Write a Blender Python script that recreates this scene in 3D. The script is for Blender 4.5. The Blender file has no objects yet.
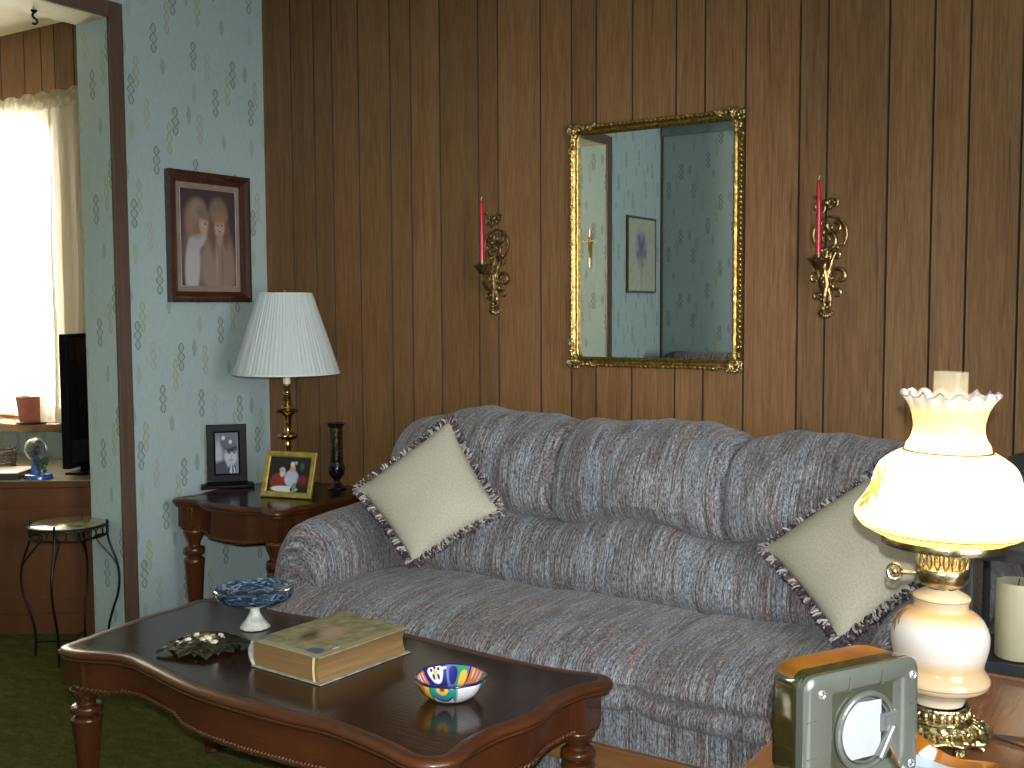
import bpy, math, random
from math import sin, cos, pi, radians, sqrt, atan2
from mathutils import Vector, Matrix
random.seed(7)
S = bpy.context.scene
COL = S.collection
# ------------------------------------------------------------------ camera
YAW, PITCH, ROLL = 2.14748, -0.06961, -0.0047
CAM = Vector((3.4719, -3.4094, 1.31))
Fw = Vector((cos(YAW)*cos(PITCH), sin(YAW)*cos(PITCH), sin(PITCH)))
Rt = Vector((sin(YAW), -cos(YAW), 0)); Up = Rt.cross(Fw)
R2 = Rt*cos(ROLL)+Up*sin(ROLL); U2 = -Rt*sin(ROLL)+Up*cos(ROLL)
cd = bpy.data.cameras.new('camera'); cam = bpy.data.objects.new('camera', cd); COL.objects.link(cam)
m3 = Matrix((R2, U2, -Fw)).transposed()
cam.matrix_world = Matrix.Translation(CAM) @ m3.to_4x4()
cd.sensor_width = 36; cd.lens = 1100/1024*36; cd.clip_start = .02
S.camera = cam
# ------------------------------------------------------------------ view, world, lights
S.view_settings.view_transform = 'Standard'; S.view_settings.look = 'None'
S.view_settings.gamma = 1; S.view_settings.use_curve_mapping = False
S.view_settings.exposure = 0.0
W = bpy.data.worlds.new('world'); S.world = W; W.use_nodes = True
W.node_tree.nodes['Background'].inputs[0].default_value = (1, .95, .82, 1)
W.node_tree.nodes['Background'].inputs[1].default_value = 36.0

def light(name, kind, loc, energy, color, **k):
    d = bpy.data.lights.new(name, kind); o = bpy.data.objects.new(name, d); COL.objects.link(o)
    o.location = loc; d.energy = energy; d.color = color
    for a, b in k.items(): setattr(d, a, b)
    return o
# the camera's own flash, just above and right of the lens
fl = light('camera_flash', 'SPOT', CAM + Up*.062 + Rt*.012, 330, (1.0, 1.0, .98), spot_size=radians(60), spot_blend=1.0, shadow_soft_size=.012)
fd = (Fw - Up*.13 + Rt*.0).normalized()
fl.rotation_euler = fd.to_track_quat('-Z', 'Y').to_euler()
# daylight coming in through the window of the next room
po = light('window_daylight', 'AREA', (-1.75, -.16, 1.5), 1, (1, 1, 1), shape='RECTANGLE', size=1.3, size_y=1.5)
po.rotation_euler = (radians(-90), 0, 0); po.data.cycles.is_portal = True
# soft fill added for ambient daylight, out of view right of the camera
dw = light('side_fill_light', 'AREA', (4.74, -2.65, 1.45), 88, (.95, .99, 1.0), shape='RECTANGLE', size=1.5, size_y=1.3)
dw.rotation_euler = (0, radians(90), 0)

# ------------------------------------------------------------------ node helpers
class X:
    def __init__(s, t, sock): s.t, s.s = t, sock
    def _m(s, op, *a):
        n = s.t.nodes.new('ShaderNodeMath'); n.operation = op
        for i, b in enumerate((s,)+a):
            if isinstance(b, X): s.t.links.new(b.s, n.inputs[i])
            else: n.inputs[i].default_value = b
        return X(s.t, n.outputs[0])
    def __add__(s, o): return s._m('ADD', o)
    def __sub__(s, o): return s._m('SUBTRACT', o)
    def __mul__(s, o): return s._m('MULTIPLY', o)
    def __truediv__(s, o): return s._m('DIVIDE', o)
    def __mod__(s, o): return s._m('FLOORED_MODULO', o)
    def abs(s): return s._m('ABSOLUTE')
    def sin(s): return s._m('SINE')
    def floor(s): return s._m('FLOOR')
    def lt(s, o): return s._m('LESS_THAN', o)
    def gt(s, o): return s._m('GREATER_THAN', o)
    def max(s, o): return s._m('MAXIMUM', o)
    def min(s, o): return s._m('MINIMUM', o)
    def pow(s, o): return s._m('POWER', o)
def c4(c): return (c[0], c[1], c[2], 1)
def newmat(name):
    m = bpy.data.materials.new(name); m.use_nodes = True
    return m, m.node_tree, m.node_tree.nodes['Principled BSDF']
def mixc(t, f, a, b, mode='MIX'):
    n = t.nodes.new('ShaderNodeMix'); n.data_type = 'RGBA'; n.blend_type = mode
    for i, v in ((0, f), (6, a), (7, b)):
        if isinstance(v, X): v = v.s
        if isinstance(v, (int, float)): n.inputs[i].default_value = v
        elif isinstance(v, tuple): n.inputs[i].default_value = c4(v)
        else: t.links.new(v, n.inputs[i])
    return n.outputs[2]
def coord(t, which='Object'):
    n = t.nodes.new('ShaderNodeTexCoord'); return n.outputs[which]
def mapping(t, v, scale=(1, 1, 1), loc=(0, 0, 0), rot=(0, 0, 0), typ='POINT'):
    n = t.nodes.new('ShaderNodeMapping'); n.vector_type = typ
    t.links.new(v, n.inputs[0]); n.inputs['Location'].default_value = loc
    n.inputs['Rotation'].default_value = rot; n.inputs['Scale'].default_value = scale
    return n.outputs[0]
def noise(t, v, scale=5, detail=3, rough=.5, dist=0):
    n = t.nodes.new('ShaderNodeTexNoise'); t.links.new(v, n.inputs['Vector'])
    n.inputs['Scale'].default_value = scale; n.inputs['Detail'].default_value = detail
    n.inputs['Roughness'].default_value = rough; n.inputs['Distortion'].default_value = dist
    return n.outputs[0]
def ramp(t, f, stops):
    n = t.nodes.new('ShaderNodeValToRGB'); t.links.new(f.s if isinstance(f, X) else f, n.inputs[0])
    e = n.color_ramp.elements
    while len(e) < len(stops): e.new(.5)
    for a, (p, c) in zip(e, stops): a.position = p; a.color = c4(c)
    return n.outputs[0]
def bump(t, b, h, strength=.3, dist=.01):
    n = t.nodes.new('ShaderNodeBump'); n.inputs['Strength'].default_value = strength
    n.inputs['Distance'].default_value = dist
    t.links.new(h, n.inputs['Height']); t.links.new(n.outputs[0], b.inputs['Normal'])
def sep(t, v):
    n = t.nodes.new('ShaderNodeSeparateXYZ'); t.links.new(v, n.inputs[0])
    return [X(t, o) for o in n.outputs]
def plain(name, col, rough=.5, metal=0, var=.15, vs=20, bmp=0, spec=.5, coat=0, stretch=(1, 1, 1)):
    m, t, b = newmat(name)
    v = mapping(t, coord(t), scale=stretch)
    n = noise(t, v, vs, 3)
    lo = tuple(x*(1-var) for x in col); hi = tuple(min(1, x*(1+var)) for x in col)
    t.links.new(ramp(t, n, [(.3, lo), (.7, hi)]), b.inputs['Base Color'])
    b.inputs['Roughness'].default_value = rough; b.inputs['Metallic'].default_value = metal
    b.inputs['Specular IOR Level'].default_value = spec; b.inputs['Coat Weight'].default_value = coat
    b.inputs['Coat Roughness'].default_value = .06
    if bmp: bump(t, b, n, bmp)
    return m
def blobs(t, v, base, L):
    """L: (cx, cy, rx, ry, rotation, softness, colour)"""
    c = base
    for cx, cy, rx, ry, rot, soft, col in L:
        q = mapping(t, v, scale=(rx, ry, 1), loc=(cx, cy, 0), rot=(0, 0, rot), typ='TEXTURE')
        x, y, z = sep(t, q)
        d = (x*x + y*y).pow(.5)
        n = t.nodes.new('ShaderNodeMapRange'); t.links.new(d.s, n.inputs[0])
        n.inputs[1].default_value = 1-soft; n.inputs[2].default_value = 1+soft
        n.inputs[3].default_value = 1; n.inputs[4].default_value = 0
        c = mixc(t, n.outputs[0], c, col)
    return c
def picture(name, base, L, rough=.3, grain=.12, coat=0):
    m, t, b = newmat(name)
    v = coord(t, 'UV')
    n = noise(t, v, 9, 4)
    b0 = ramp(t, n, [(.3, tuple(x*(1-grain) for x in base)), (.7, tuple(x*(1+grain) for x in base))])
    c = blobs(t, v, b0, L)
    t.links.new(c, b.inputs['Base Color']); b.inputs['Roughness'].default_value = rough
    b.inputs['Coat Weight'].default_value = coat; b.inputs['Specular IOR Level'].default_value = .2
    return m

# ------------------------------------------------------------------ materials
def wood(name, dark, light_, scale=1, axis='z', rough=.4, coat=0, ring=26):
    m, t, b = newmat(name)
    st = {'z': (1, 1, .06), 'x': (.06, 1, 1), 'y': (1, .06, 1)}[axis]
    v = mapping(t, coord(t), scale=st)
    a = noise(t, v, ring*scale, 5, .6, .6)
    f = noise(t, v, 160*scale, 3, .6)
    c = ramp(t, a, [(.28, dark), (.72, light_)])
    c = mixc(t, .35, c, ramp(t, f, [(.3, tuple(x*.55 for x in dark)), (.75, light_)]))
    t.links.new(c, b.inputs['Base Color']); b.inputs['Roughness'].default_value = rough
    b.inputs['Coat Weight'].default_value = coat; b.inputs['Coat Roughness'].default_value = .08
    bump(t, b, f, .05)
    return m
def panel_mat():
    m, t, b = newmat('wood_panelling')
    v = mapping(t, coord(t), scale=(1, 1, .05))
    at = t.nodes.new('ShaderNodeAttribute'); at.attribute_name = 'Col'
    sh = t.nodes.new('ShaderNodeVectorMath'); sh.operation = 'ADD'
    t.links.new(v, sh.inputs[0])
    sc = t.nodes.new('ShaderNodeVectorMath'); sc.operation = 'SCALE'; sc.inputs['Scale'].default_value = 9
    t.links.new(at.outputs['Color'], sc.inputs[0]); t.links.new(sc.outputs[0], sh.inputs[1])
    a = noise(t, sh.outputs[0], 17, 5, .62, .9)
    f = noise(t, sh.outputs[0], 150, 3, .7)
    g = noise(t, sh.outputs[0], 60, 2, .5)
    c = ramp(t, a, [(.2, (.110, .052, .019)), (.5, (.185, .094, .036)), (.8, (.255, .138, .056))])
    c = mixc(t, .5, c, ramp(t, f, [(.3, (.085, .040, .016)), (.5, (.185, .095, .037)), (.72, (.29, .165, .070))]))
    c = mixc(t, ramp(t, g, [(.66, (0, 0, 0)), (.74, (1, 1, 1))]), c, (.11, .055, .024))
    x, y, z = sep(t, at.outputs['Color'])
    hs = t.nodes.new('ShaderNodeHueSaturation'); t.links.new(c, hs.inputs['Color'])
    t.links.new((x*.30+.80).s, hs.inputs['Value']); t.links.new((y*.008+.496).s, hs.inputs['Hue'])
    hs.inputs['Saturation'].default_value = 1.0
    t.links.new(hs.outputs[0], b.inputs['Base Color'])
    b.inputs['Roughness'].default_value = .5; b.inputs['Specular IOR Level'].default_value = .3
    bump(t, b, f, .12)
    return m
def wallpaper_mat():
    m, t, b = newmat('pale_blue_wallpaper')
    x, y, z = sep(t, coord(t))
    u = x + y
    gr = t.nodes.new('ShaderNodeCombineXYZ'); t.links.new(u.s, gr.inputs[0]); t.links.new(z.s, gr.inputs[2])
    n1 = noise(t, mapping(t, gr.outputs[0], scale=(1, 1, .25)), 120, 3, .7)
    n2 = noise(t, gr.outputs[0], 3, 2)
    c = ramp(t, n1, [(.25, (.345, .450, .455)), (.75, (.455, .560, .565))])
    c = mixc(t, .25, c, ramp(t, n2, [(.3, (.36, .455, .46)), (.7, (.43, .53, .535))]))
    wob = X(t, noise(t, gr.outputs[0], 60, 2))
    def motif(c, Px, Pz, ox, oz, Lz, a, p, th, col, shift=.5, st=1.0):
        uu = (u + ox)/Px
        k = uu.floor()
        lx = (uu - k - .5)*Px
        zz = (z + oz + (k % 2.0)*(Pz*shift))/Pz
        lz = (zz - zz.floor() - .5)*Pz
        lx = lx + (wob-.5)*.006
        w = (lz*(pi/p) + pi/2).sin().abs()
        e = (lz.abs()/Lz).min(1.0)
        w = w*a*(X(t, e.s)*-.45 + 1.0) + .0010
        line = (lx.abs() - w).abs().lt(th)
        inside = lx.abs().lt(w)*(.22 if th < .0035 else 1.0)
        mask = line.max(inside)*lz.abs().lt(Lz)*st
        return mixc(t, mask, c, col)
    gy = (.13, .16, .115); go = (.34, .34, .13); pk = (.38, .33, .19)
    c = motif(c, .302, .46, .02, .03, .0555, .0150, .037, .0027, gy, .5, .85)
    c = motif(c, .302, .46, .115, .19, .0555, .0145, .037, .0027, gy, .43, .8)
    c = motif(c, .302, .46, .225, .40, .0555, .0140, .037, .0027, gy, .61, .8)
    c = motif(c, .302, .46, .05, .10, .063, .0120, .042, .0025, go, .5, .8)
    c = motif(c, .302, .46, .20, .33, .060, .0125, .040, .0025, go, .38, .8)
    c = motif(c, .302, .46, .155, .02, .057, .0120, .038, .0025, pk, .5, .55)
    c = motif(c, .302, .46, .255, .25, .034, .0075, .068, .0040, gy, .45, .40)
    c = motif(c, .302, .46, .225, .09, .038, .0070, .076, .0040, go, .6, .42)
    c = motif(c, .302, .46, .075, .29, .030, .0070, .060, .0040, gy, .55, .36)
    t.links.new(c, b.inputs['Base Color']); b.inputs['Roughness'].default_value = .6
    b.inputs['Specular IOR Level'].default_value = .3
    bump(t, b, n1, .08)
    return m
def fabric_mat():
    m, t, b = newmat('woven_sofa_fabric')
    v = coord(t, 'UV')
    band = noise(t, mapping(t, v, scale=(10, .7, 1)), 1.6, 3, .6, .3)
    mid = noise(t, mapping(t, v, scale=(75, 3.2, 1)), 1.0, 4, .7)
    fine = noise(t, mapping(t, v, scale=(300, 75, 1)), 1.0, 2, .8)
    dots = noise(t, mapping(t, v, scale=(170, 9, 1), loc=(5, 3, 1)), 1.0, 2, .6)
    pk = noise(t, mapping(t, v, scale=(34, 2.6, 1), loc=(9, 1, 4)), 1.0, 2, .5)
    c = ramp(t, band, [(.36, (.150, .122, .110)), (.48, (.155, .142, .145)), (.60, (.22, .26, .30))])
    c = mixc(t, .50, c, ramp(t, mid, [(.30, (.055, .050, .062)), (.46, (.155, .145, .148)), (.56, (.19, .185, .19)), (.70, (.48, .50, .53))]))
    pm = ramp(t, pk, [(.62, (0, 0, 0)), (.70, (.65, .65, .65))])
    c = mixc(t, pm, c, (.32, .175, .165))
    c = mixc(t, ramp(t, dots, [(.55, (0, 0, 0)), (.64, (.6, .6, .6))]), c, (.36, .375, .39))
    c = mixc(t, ramp(t, dots, [(.36, (.65, .65, .65)), (.45, (0, 0, 0))]), c, (.045, .040, .052))
    c = mixc(t, .75, c, ramp(t, fine, [(.38, (.08, .08, .08)), (.62, (.86, .86, .86))]), 'OVERLAY')
    c = mixc(t, 1.0, c, (.88, .87, .88), 'MULTIPLY')
    t.links.new(c, b.inputs['Base Color']); b.inputs['Roughness'].default_value = .95
    b.inputs['Specular IOR Level'].default_value = .1
    b.inputs['Sheen Weight'].default_value = .15
    bump(t, b, fine, .35, .004)
    return m
def carpet_mat():
    m, t, b = newmat('green_shag_carpet')
    v = coord(t)
    a = noise(t, mapping(t, v, scale=(1, 1.6, 1)), 16, 5, .7, .4); f = noise(t, v, 130, 3, .75)
    c = ramp(t, a, [(.3, (.036, .044, .010)), (.5, (.098, .100, .026)), (.68, (.185, .170, .052))])
    c = mixc(t, .45, c, ramp(t, f, [(.3, (.028, .032, .008)), (.7, (.20, .195, .065))]))
    t.links.new(c, b.inputs['Base Color']); b.inputs['Roughness'].default_value = 1
    b.inputs['Specular IOR Level'].default_value = .05
    mx = mixc(t, .5, a, f); bump(t, b, mx, .9, .03)
    return m
def glassy(name, col=(1, 1, 1), gloss=.12, rough=.02, tint=.9):
    m, t, b = newmat(name); t.nodes.remove(b)
    tr = t.nodes.new('ShaderNodeBsdfTransparent'); tr.inputs[0].default_value = c4(tuple(x*tint for x in col))
    g = t.nodes.new('ShaderNodeBsdfGlossy'); g.inputs['Roughness'].default_value = rough
    fr = t.nodes.new('ShaderNodeLayerWeight'); fr.inputs['Blend'].default_value = gloss
    mx = t.nodes.new('ShaderNodeMixShader'); t.links.new(fr.outputs['Facing'], mx.inputs[0])
    t.links.new(tr.outputs[0], mx.inputs[1]); t.links.new(g.outputs[0], mx.inputs[2])
    t.links.new(mx.outputs[0], t.nodes['Material Output'].inputs[0])
    return m
def translucent(name, colfn, trans=.5, alpha=0., rough=.5, gloss=0.):
    m, t, b = newmat(name)
    col = colfn(t)
    b.inputs['Roughness'].default_value = rough
    tr = t.nodes.new('ShaderNodeBsdfTranslucent')
    for s in (b.inputs['Base Color'], tr.inputs[0]):
        if isinstance(col, tuple): s.default_value = c4(col)
        else: t.links.new(col, s)
    mx = t.nodes.new('ShaderNodeMixShader'); mx.inputs[0].default_value = trans
    t.links.new(b.outputs[0], mx.inputs[1]); t.links.new(tr.outputs[0], mx.inputs[2])
    out = mx
    if alpha:
        tp = t.nodes.new('ShaderNodeBsdfTransparent'); m2 = t.nodes.new('ShaderNodeMixShader')
        if callable(alpha): t.links.new(alpha(t), m2.inputs[0])
        else: m2.inputs[0].default_value = alpha
        t.links.new(mx.outputs[0], m2.inputs[1]); t.links.new(tp.outputs[0], m2.inputs[2]); out = m2
    t.links.new(out.outputs[0], t.nodes['Material Output'].inputs[0])
    return m

PANEL = panel_mat(); WALLP = wallpaper_mat(); FAB = fabric_mat(); CARPET = carpet_mat()
GROOVE = plain('dark_groove_paint', (.018, .011, .007), .7)
TRIM = wood('dark_wood_trim', (.095, .056, .042), (.150, .092, .068), rough=.35)
CREAM = plain('cream_paint', (.62, .58, .44), .6, var=.04)
WHITE = plain('white_paint', (.6, .58, .52), .6, var=.04)
CHERRY = wood('cherry_table_wood', (.048, .014, .005), (.092, .029, .010), rough=.22, coat=.5, ring=12)
CHERRYX = wood('cherry_rim_wood', (.045, .012, .004), (.092, .028, .009), axis='x', rough=.34, coat=.12, ring=12)
TOPW = wood('dark_table_top', (.016, .007, .005), (.040, .016, .009), axis='x', rough=.16, coat=.15, ring=10)
TOPW.node_tree.nodes['Principled BSDF'].inputs['Specular IOR Level'].default_value = .35
CABW = wood('cabinet_wood', (.100, .036, .013), (.175, .064, .023), rough=.45, ring=10)
OAKR = wood('oak_rail_wood', (.15, .065, .022), (.24, .115, .042), axis='x', rough=.35)
LTAB = wood('lamp_table_wood', (.19, .075, .034), (.30, .135, .068), axis='y', rough=.18, coat=.5, ring=9)
BRASS = plain('polished_brass', (.62, .40, .13), .16, 1, var=.15, vs=30)
ABRASS = plain('antique_brass', (.46, .37, .22), .26, 1, var=.45, vs=60, bmp=.2)
GOLD = plain('gilt_frame_metal', (.36, .25, .075), .36, 1, var=.55, vs=90, bmp=.3)
GOLDD = plain('gilt_ornament_metal', (.46, .34, .16), .32, 1, var=.6, vs=120, bmp=.4)
BRONZE = plain('sconce_bronze_gold', (.28, .19, .085), .33, 1, var=.6, vs=70, bmp=.3)
BLACKM = plain('black_wrought_iron', (.012, .012, .012), .35, .6)
BLACKG = plain('black_gloss_plastic', (.005, .005, .006), .35, spec=.06)
BLACKW = plain('black_painted_wood', (.010, .010, .009), .3)
PIL = None

# ------------------------------------------------------------------ mesh helpers
OFF = {}
class MB:
    def __init__(s): s.v = []; s.f = []; s.uv = []; s.c = []; s.cc = (1, 1, 1)
    def add(s, vs, fs, uvs=None):
        b = len(s.v); s.v += [tuple(p) for p in vs]
        for i, f in enumerate(fs):
            s.f.append(tuple(b+k for k in f)); s.c.append(s.cc)
            s.uv.append([uvs[k] for k in f] if uvs and not isinstance(uvs[0], list) else (uvs[i] if uvs else [(0, 0)]*len(f)))
        return s
    def grid(s, rows, cu=False, cv=False, uvs=None, cap=False):
        nv, nu = len(rows), len(rows[0])
        vs = [p for r in rows for p in r]
        if uvs is None:
            uvs = [[(i/(nu-(0 if cu else 1)), j/(nv-1)) for i in range(nu+1)] for j in range(nv+1)]
        fs = []; fu = []
        for j in range(nv if cv else nv-1):
            for i in range(nu if cu else nu-1):
                i2 = (i+1) % nu; j2 = (j+1) % nv
                fs.append((j*nu+i, j*nu+i2, j2*nu+i2, j2*nu+i))
                a = uvs[j]; bq = uvs[j+1] if j+1 < len(uvs) else uvs[0]
                fu.append([a[i], a[i+1], bq[i+1], bq[i]])
        if cap:
            fs.append(tuple(range(nu))[::-1]); fu.append([uvs[0][i] for i in range(nu)][::-1])
            fs.append(tuple((nv-1)*nu+i for i in range(nu))); fu.append([uvs[nv-1][i] for i in range(nu)])
        b = len(s.v); s.v += [tuple(p) for p in vs]
        for f, u in zip(fs, fu):
            s.f.append(tuple(b+k for k in f)); s.uv.append(u); s.c.append(s.cc)
        return s
    def box(s, x0, x1, y0, y1, z0, z1):
        vs = [(x, y, z) for z in (z0, z1) for y in (y0, y1) for x in (x0, x1)]
        fs = [(0, 2, 3, 1), (4, 5, 7, 6), (0, 1, 5, 4), (2, 6, 7, 3), (0, 4, 6, 2), (1, 3, 7, 5)]
        ax = [(0, 1), (0, 1), (0, 2), (0, 2), (1, 2), (1, 2)]
        b = len(s.v); s.v += vs
        for f, (a, q) in zip(fs, ax):
            s.f.append(tuple(b+k for k in f)); s.uv.append([(vs[k][a], vs[k][q]) for k in f]); s.c.append(s.cc)
        return s
    def lathe(s, prof, n=32, c=(0, 0, 0), mod=None, ax=None):
        rows = []
        for j, (r, z) in enumerate(prof):
            row = []
            for i in range(n):
                a = 2*pi*i/n; rr = r*(mod(a, j, z) if mod else 1)
                row.append((c[0]+rr*cos(a), c[1]+rr*sin(a), c[2]+z))
            rows.append(row)
        if ax: rows = [[tuple(Vector(c)+ax @ (Vector(p)-Vector(c))) for p in r] for r in rows]
        return s.grid(rows, cu=True)
    def sph(s, c, r, n=12, m=8, rot=None):
        if not hasattr(r, '__len__'): r = (r, r, r)
        rows = []
        for j in range(m+1):
            b = -pi/2+pi*j/m; row = []
            for i in range(n):
                a = 2*pi*i/n
                p = Vector((r[0]*cos(b)*cos(a), r[1]*cos(b)*sin(a), r[2]*sin(b)))
                if rot: p = rot @ p
                row.append(tuple(Vector(c)+p))
            rows.append(row)
        return s.grid(rows, cu=True)
    def tube(s, P, r, n=8, closed=False, flat=1.0):
        P = [Vector(p) for p in P]; k = len(P)
        R = r if hasattr(r, '__len__') else [r]*k
        rows = []; up = None
        for i in range(k):
            if closed: d = P[(i+1) % k]-P[i-1]
            else: d = P[min(i+1, k-1)]-P[max(i-1, 0)]
            d.normalize()
            if up is None:
                up = Vector((0, 0, 1)) if abs(d.z) < .9 else Vector((0, 1, 0))
            a = up - d*up.dot(d); a.normalize(); up = a; bb = d.cross(a)
            rows.append([tuple(P[i]+a*cos(2*pi*q/n)*R[i]+bb*sin(2*pi*q/n)*R[i]*flat) for q in range(n)])
        if closed: return s.grid(rows, cu=True, cv=True)
        return s.grid(rows, cu=True, cap=True)
    def prism(s, outline, z0, z1):
        n = len(outline)
        s.grid([[(x, y, z0) for x, y in outline], [(x, y, z1) for x, y in outline]], cu=True)
        vs0 = [(x, y, z0) for x, y in outline][::-1]; vs1 = [(x, y, z1) for x, y in outline]
        s.add(vs0, [tuple(range(n))], [(p[0], p[1]) for p in vs0]); s.add(vs1, [tuple(range(n))], [(p[0], p[1]) for p in vs1])
        return s
    def xf(s, M):
        s.v = [tuple(M @ Vector(p)) for p in s.v]; return s
    def build(s, name, mat, parent=None, smooth=True, bevel=0, subsurf=0, angle=40, label=None, local=False):
        off = Vector(OFF.get(parent, (0, 0, 0))) if parent and not local else Vector((0, 0, 0))
        me = bpy.data.meshes.new(name)
        me.from_pydata([tuple(Vector(p)-off) for p in s.v], [], s.f)
        me.uv_layers.new(name='UVMap'); me.color_attributes.new('Col', 'FLOAT_COLOR', 'CORNER')
        me.uv_layers['UVMap'].data.foreach_set('uv', [a for u in s.uv for q in u for a in (q[0], q[1])])
        me.color_attributes['Col'].data.foreach_set('color', [a for u, c in zip(s.uv, s.c) for q in u for a in c4(c)])
        for mt in (mat if isinstance(mat, (list, tuple)) else [mat]): me.materials.append(mt)
        me.validate()
        import bmesh
        bm = bmesh.new(); bm.from_mesh(me)
        bmesh.ops.remove_doubles(bm, verts=bm.verts, dist=1e-6)
        bmesh.ops.recalc_face_normals(bm, faces=bm.faces)
        bm.to_mesh(me); bm.free()
        o = bpy.data.objects.new(name, me); COL.objects.link(o)
        if smooth:
            me.polygons.foreach_set('use_smooth', [True]*len(me.polygons))
            me.set_sharp_from_angle(angle=radians(angle))
        if bevel:
            b = o.modifiers.new('bevel', 'BEVEL'); b.width = bevel; b.segments = 2; b.limit_method = 'ANGLE'; b.angle_limit = radians(40)
        if subsurf:
            b = o.modifiers.new('sub', 'SUBSURF'); b.levels = subsurf; b.render_levels = subsurf
        if parent: o.parent = parent; OFF[o] = tuple(off)
        if label: o['label'] = label
        return o
def thing(name, label, cat, loc=(0, 0, 0), rz=0, group=None, local=False):
    o = bpy.data.objects.new(name, None); COL.objects.link(o); o.location = loc; o.rotation_euler = (0, 0, rz)
    o.empty_display_size = .05
    o['label'] = label; o['category'] = cat
    if group: o['group'] = group
    OFF[o] = (0, 0, 0) if local else tuple(loc)
    return o
def tag(o, label, cat, group=None):
    o['label'] = label; o['category'] = cat
    if group: o['group'] = group
    return o
def struct(o): o['kind'] = 'structure'; return o
def copy_tree(root):
    r = root.copy(); COL.objects.link(r)
    for ch in root.children:
        c = ch.copy(); COL.objects.link(c); c.parent = r
        for g in ch.children:
            d = g.copy(); COL.objects.link(d); d.parent = c
    return r
def smooth_closed(pts, n=6):
    out = []; k = len(pts)
    for i in range(k):
        p0, p1, p2, p3 = [Vector(pts[(i+j-1) % k]) for j in range(4)]
        for q in range(n):
            t = q/n
            out.append(.5*((2*p1)+(p2-p0)*t+(2*p0-5*p1+4*p2-p3)*t*t+(3*p1-p0-3*p2+p3)*t**3))
    return out
def smooth_open(pts, n=6):
    pts = [Vector(p) for p in pts]; P = [pts[0]*2-pts[1]]+pts+[pts[-1]*2-pts[-2]]; out = []
    for i in range(1, len(P)-2):
        p0, p1, p2, p3 = P[i-1:i+3]
        for q in range(n):
            t = q/n
            out.append(.5*((2*p1)+(p2-p0)*t+(2*p0-5*p1+4*p2-p3)*t*t+(3*p1-p0-3*p2+p3)*t**3))
    out.append(pts[-1]); return out
def prof(pts, n=5):
    return [(max(p.x, .0002), p.y) for p in smooth_open([(a, b, 0) for a, b in pts], n)]

# ------------------------------------------------------------------ room shell
HZ = 2.62
XR, YB = 4.75, -3.95
def panel_wall(name, grooves, x0, x1, y, z0, z1, thick=.1):
    """room side faces -y; V grooves cut into the sheet"""
    mb = MB(); xs = [g for g in grooves if x0 < g < x1]
    g = .0032; prev = x0
    gb = []
    for e in xs+[None]:
        end = x1 if e is None else e-g
        mb.cc = (random.random(), random.random(), random.random())
        mb.add([(prev, y, z0), (end, y, z0), (end, y, z1), (prev, y, z1)], [(0, 1, 2, 3)], [(0, 0)]*4)
        if e is not None: gb.append(e); prev = e+g
    mb.add([(x0, y+thick, z0), (x1, y+thick, z0), (x1, y+thick, z1), (x0, y+thick, z1)], [(3, 2, 1, 0)], [(0, 0)]*4)
    base = len(mb.f)
    for e in gb:
        mb.add([(e-g, y, z0), (e, y+.004, z0), (e, y+.004, z1), (e-g, y, z1)], [(0, 1, 2, 3)], [(0, 0)]*4)
        mb.add([(e, y+.004, z0), (e+g, y, z0), (e+g, y, z1), (e, y+.004, z1)], [(0, 1, 2, 3)], [(0, 0)]*4)
    o = mb.build(name, [PANEL, GROOVE], smooth=False)
    return struct(o), gb
w9 = [.143, .100, .077, .109, .126, .080, .109, .138, .068]; tot = sum(w9); w9 = [a/tot*1.2192 for a in w9]
gr = [.1618]
i = 0
while gr[-1] < XR: i += 1; gr.append(gr[-1]+w9[i % 9])
o, gb = panel_wall('wall_back', gr, 0, XR, 0, 0, HZ)
def fixgroove(o):
    me = o.data
    # groove faces are the ones not parallel to the wall
    for p in me.polygons:
        if abs(p.normal.y) < .98: p.material_index = 1
fixgroove(o)
def slab(name, mat, *b, bevel=0):
    return struct(MB().box(*b).build(name, mat, smooth=False, bevel=bevel))
slab('floor', CARPET, -3.4, XR+.1, YB-.1, .1, -.05, 0)
slab('ceiling', WHITE, 0, XR+.1, YB-.1, .1, HZ, HZ+.05)
slab('wall_left', WALLP, -.18, 0, -.775, .1, 0, HZ)
slab('wall_left', WALLP, -.18, 0, YB, -3.10, 0, HZ)
slab('wall_left', WALLP, -.18, 0, -3.10, -.775, 2.378, HZ)
slab('trim_1', CREAM, -.182, .0, -3.10, -.775, 2.372, 2.378)
slab('wall_front', WALLP, -.18, XR, YB-.1, YB, 0, HZ)
slab('wall_right', WALLP, XR, XR+.1, YB-.1, .1, 0, HZ)
t2 = MB().box(0, .016, -.776, -.717, 0, 2.432).box(0, .016, -3.165, -3.099, 0, 2.432).box(0, .016, -3.099, -.776, 2.373, 2.432)
struct(t2.build('trim_2', TRIM, smooth=False, bevel=.003))
slab('trim_3', TRIM, .0005, .016, YB+.0005, YB+.016, 0, HZ)
struct(MB().box(.016, XR, YB, YB+.03, HZ-.09, HZ).build('wall_top_band', plain('grey_green_band', (.20, .26, .25), .6), smooth=False))  # grey-green band along the top of the front wall
w2 = MB()  # unseen window frame added on the solid right wall around the fill light
for b in ((-3.45, -3.41), (-1.89, -1.85)): w2.box(XR-.03, XR-.001, b[0], b[1], .75, 2.15)
for b in ((.75, .79), (2.11, 2.15)): w2.box(XR-.03, XR-.001, -3.41, -1.89, *b)
struct(w2.build('added_window_frame', TRIM, smooth=False))
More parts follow.
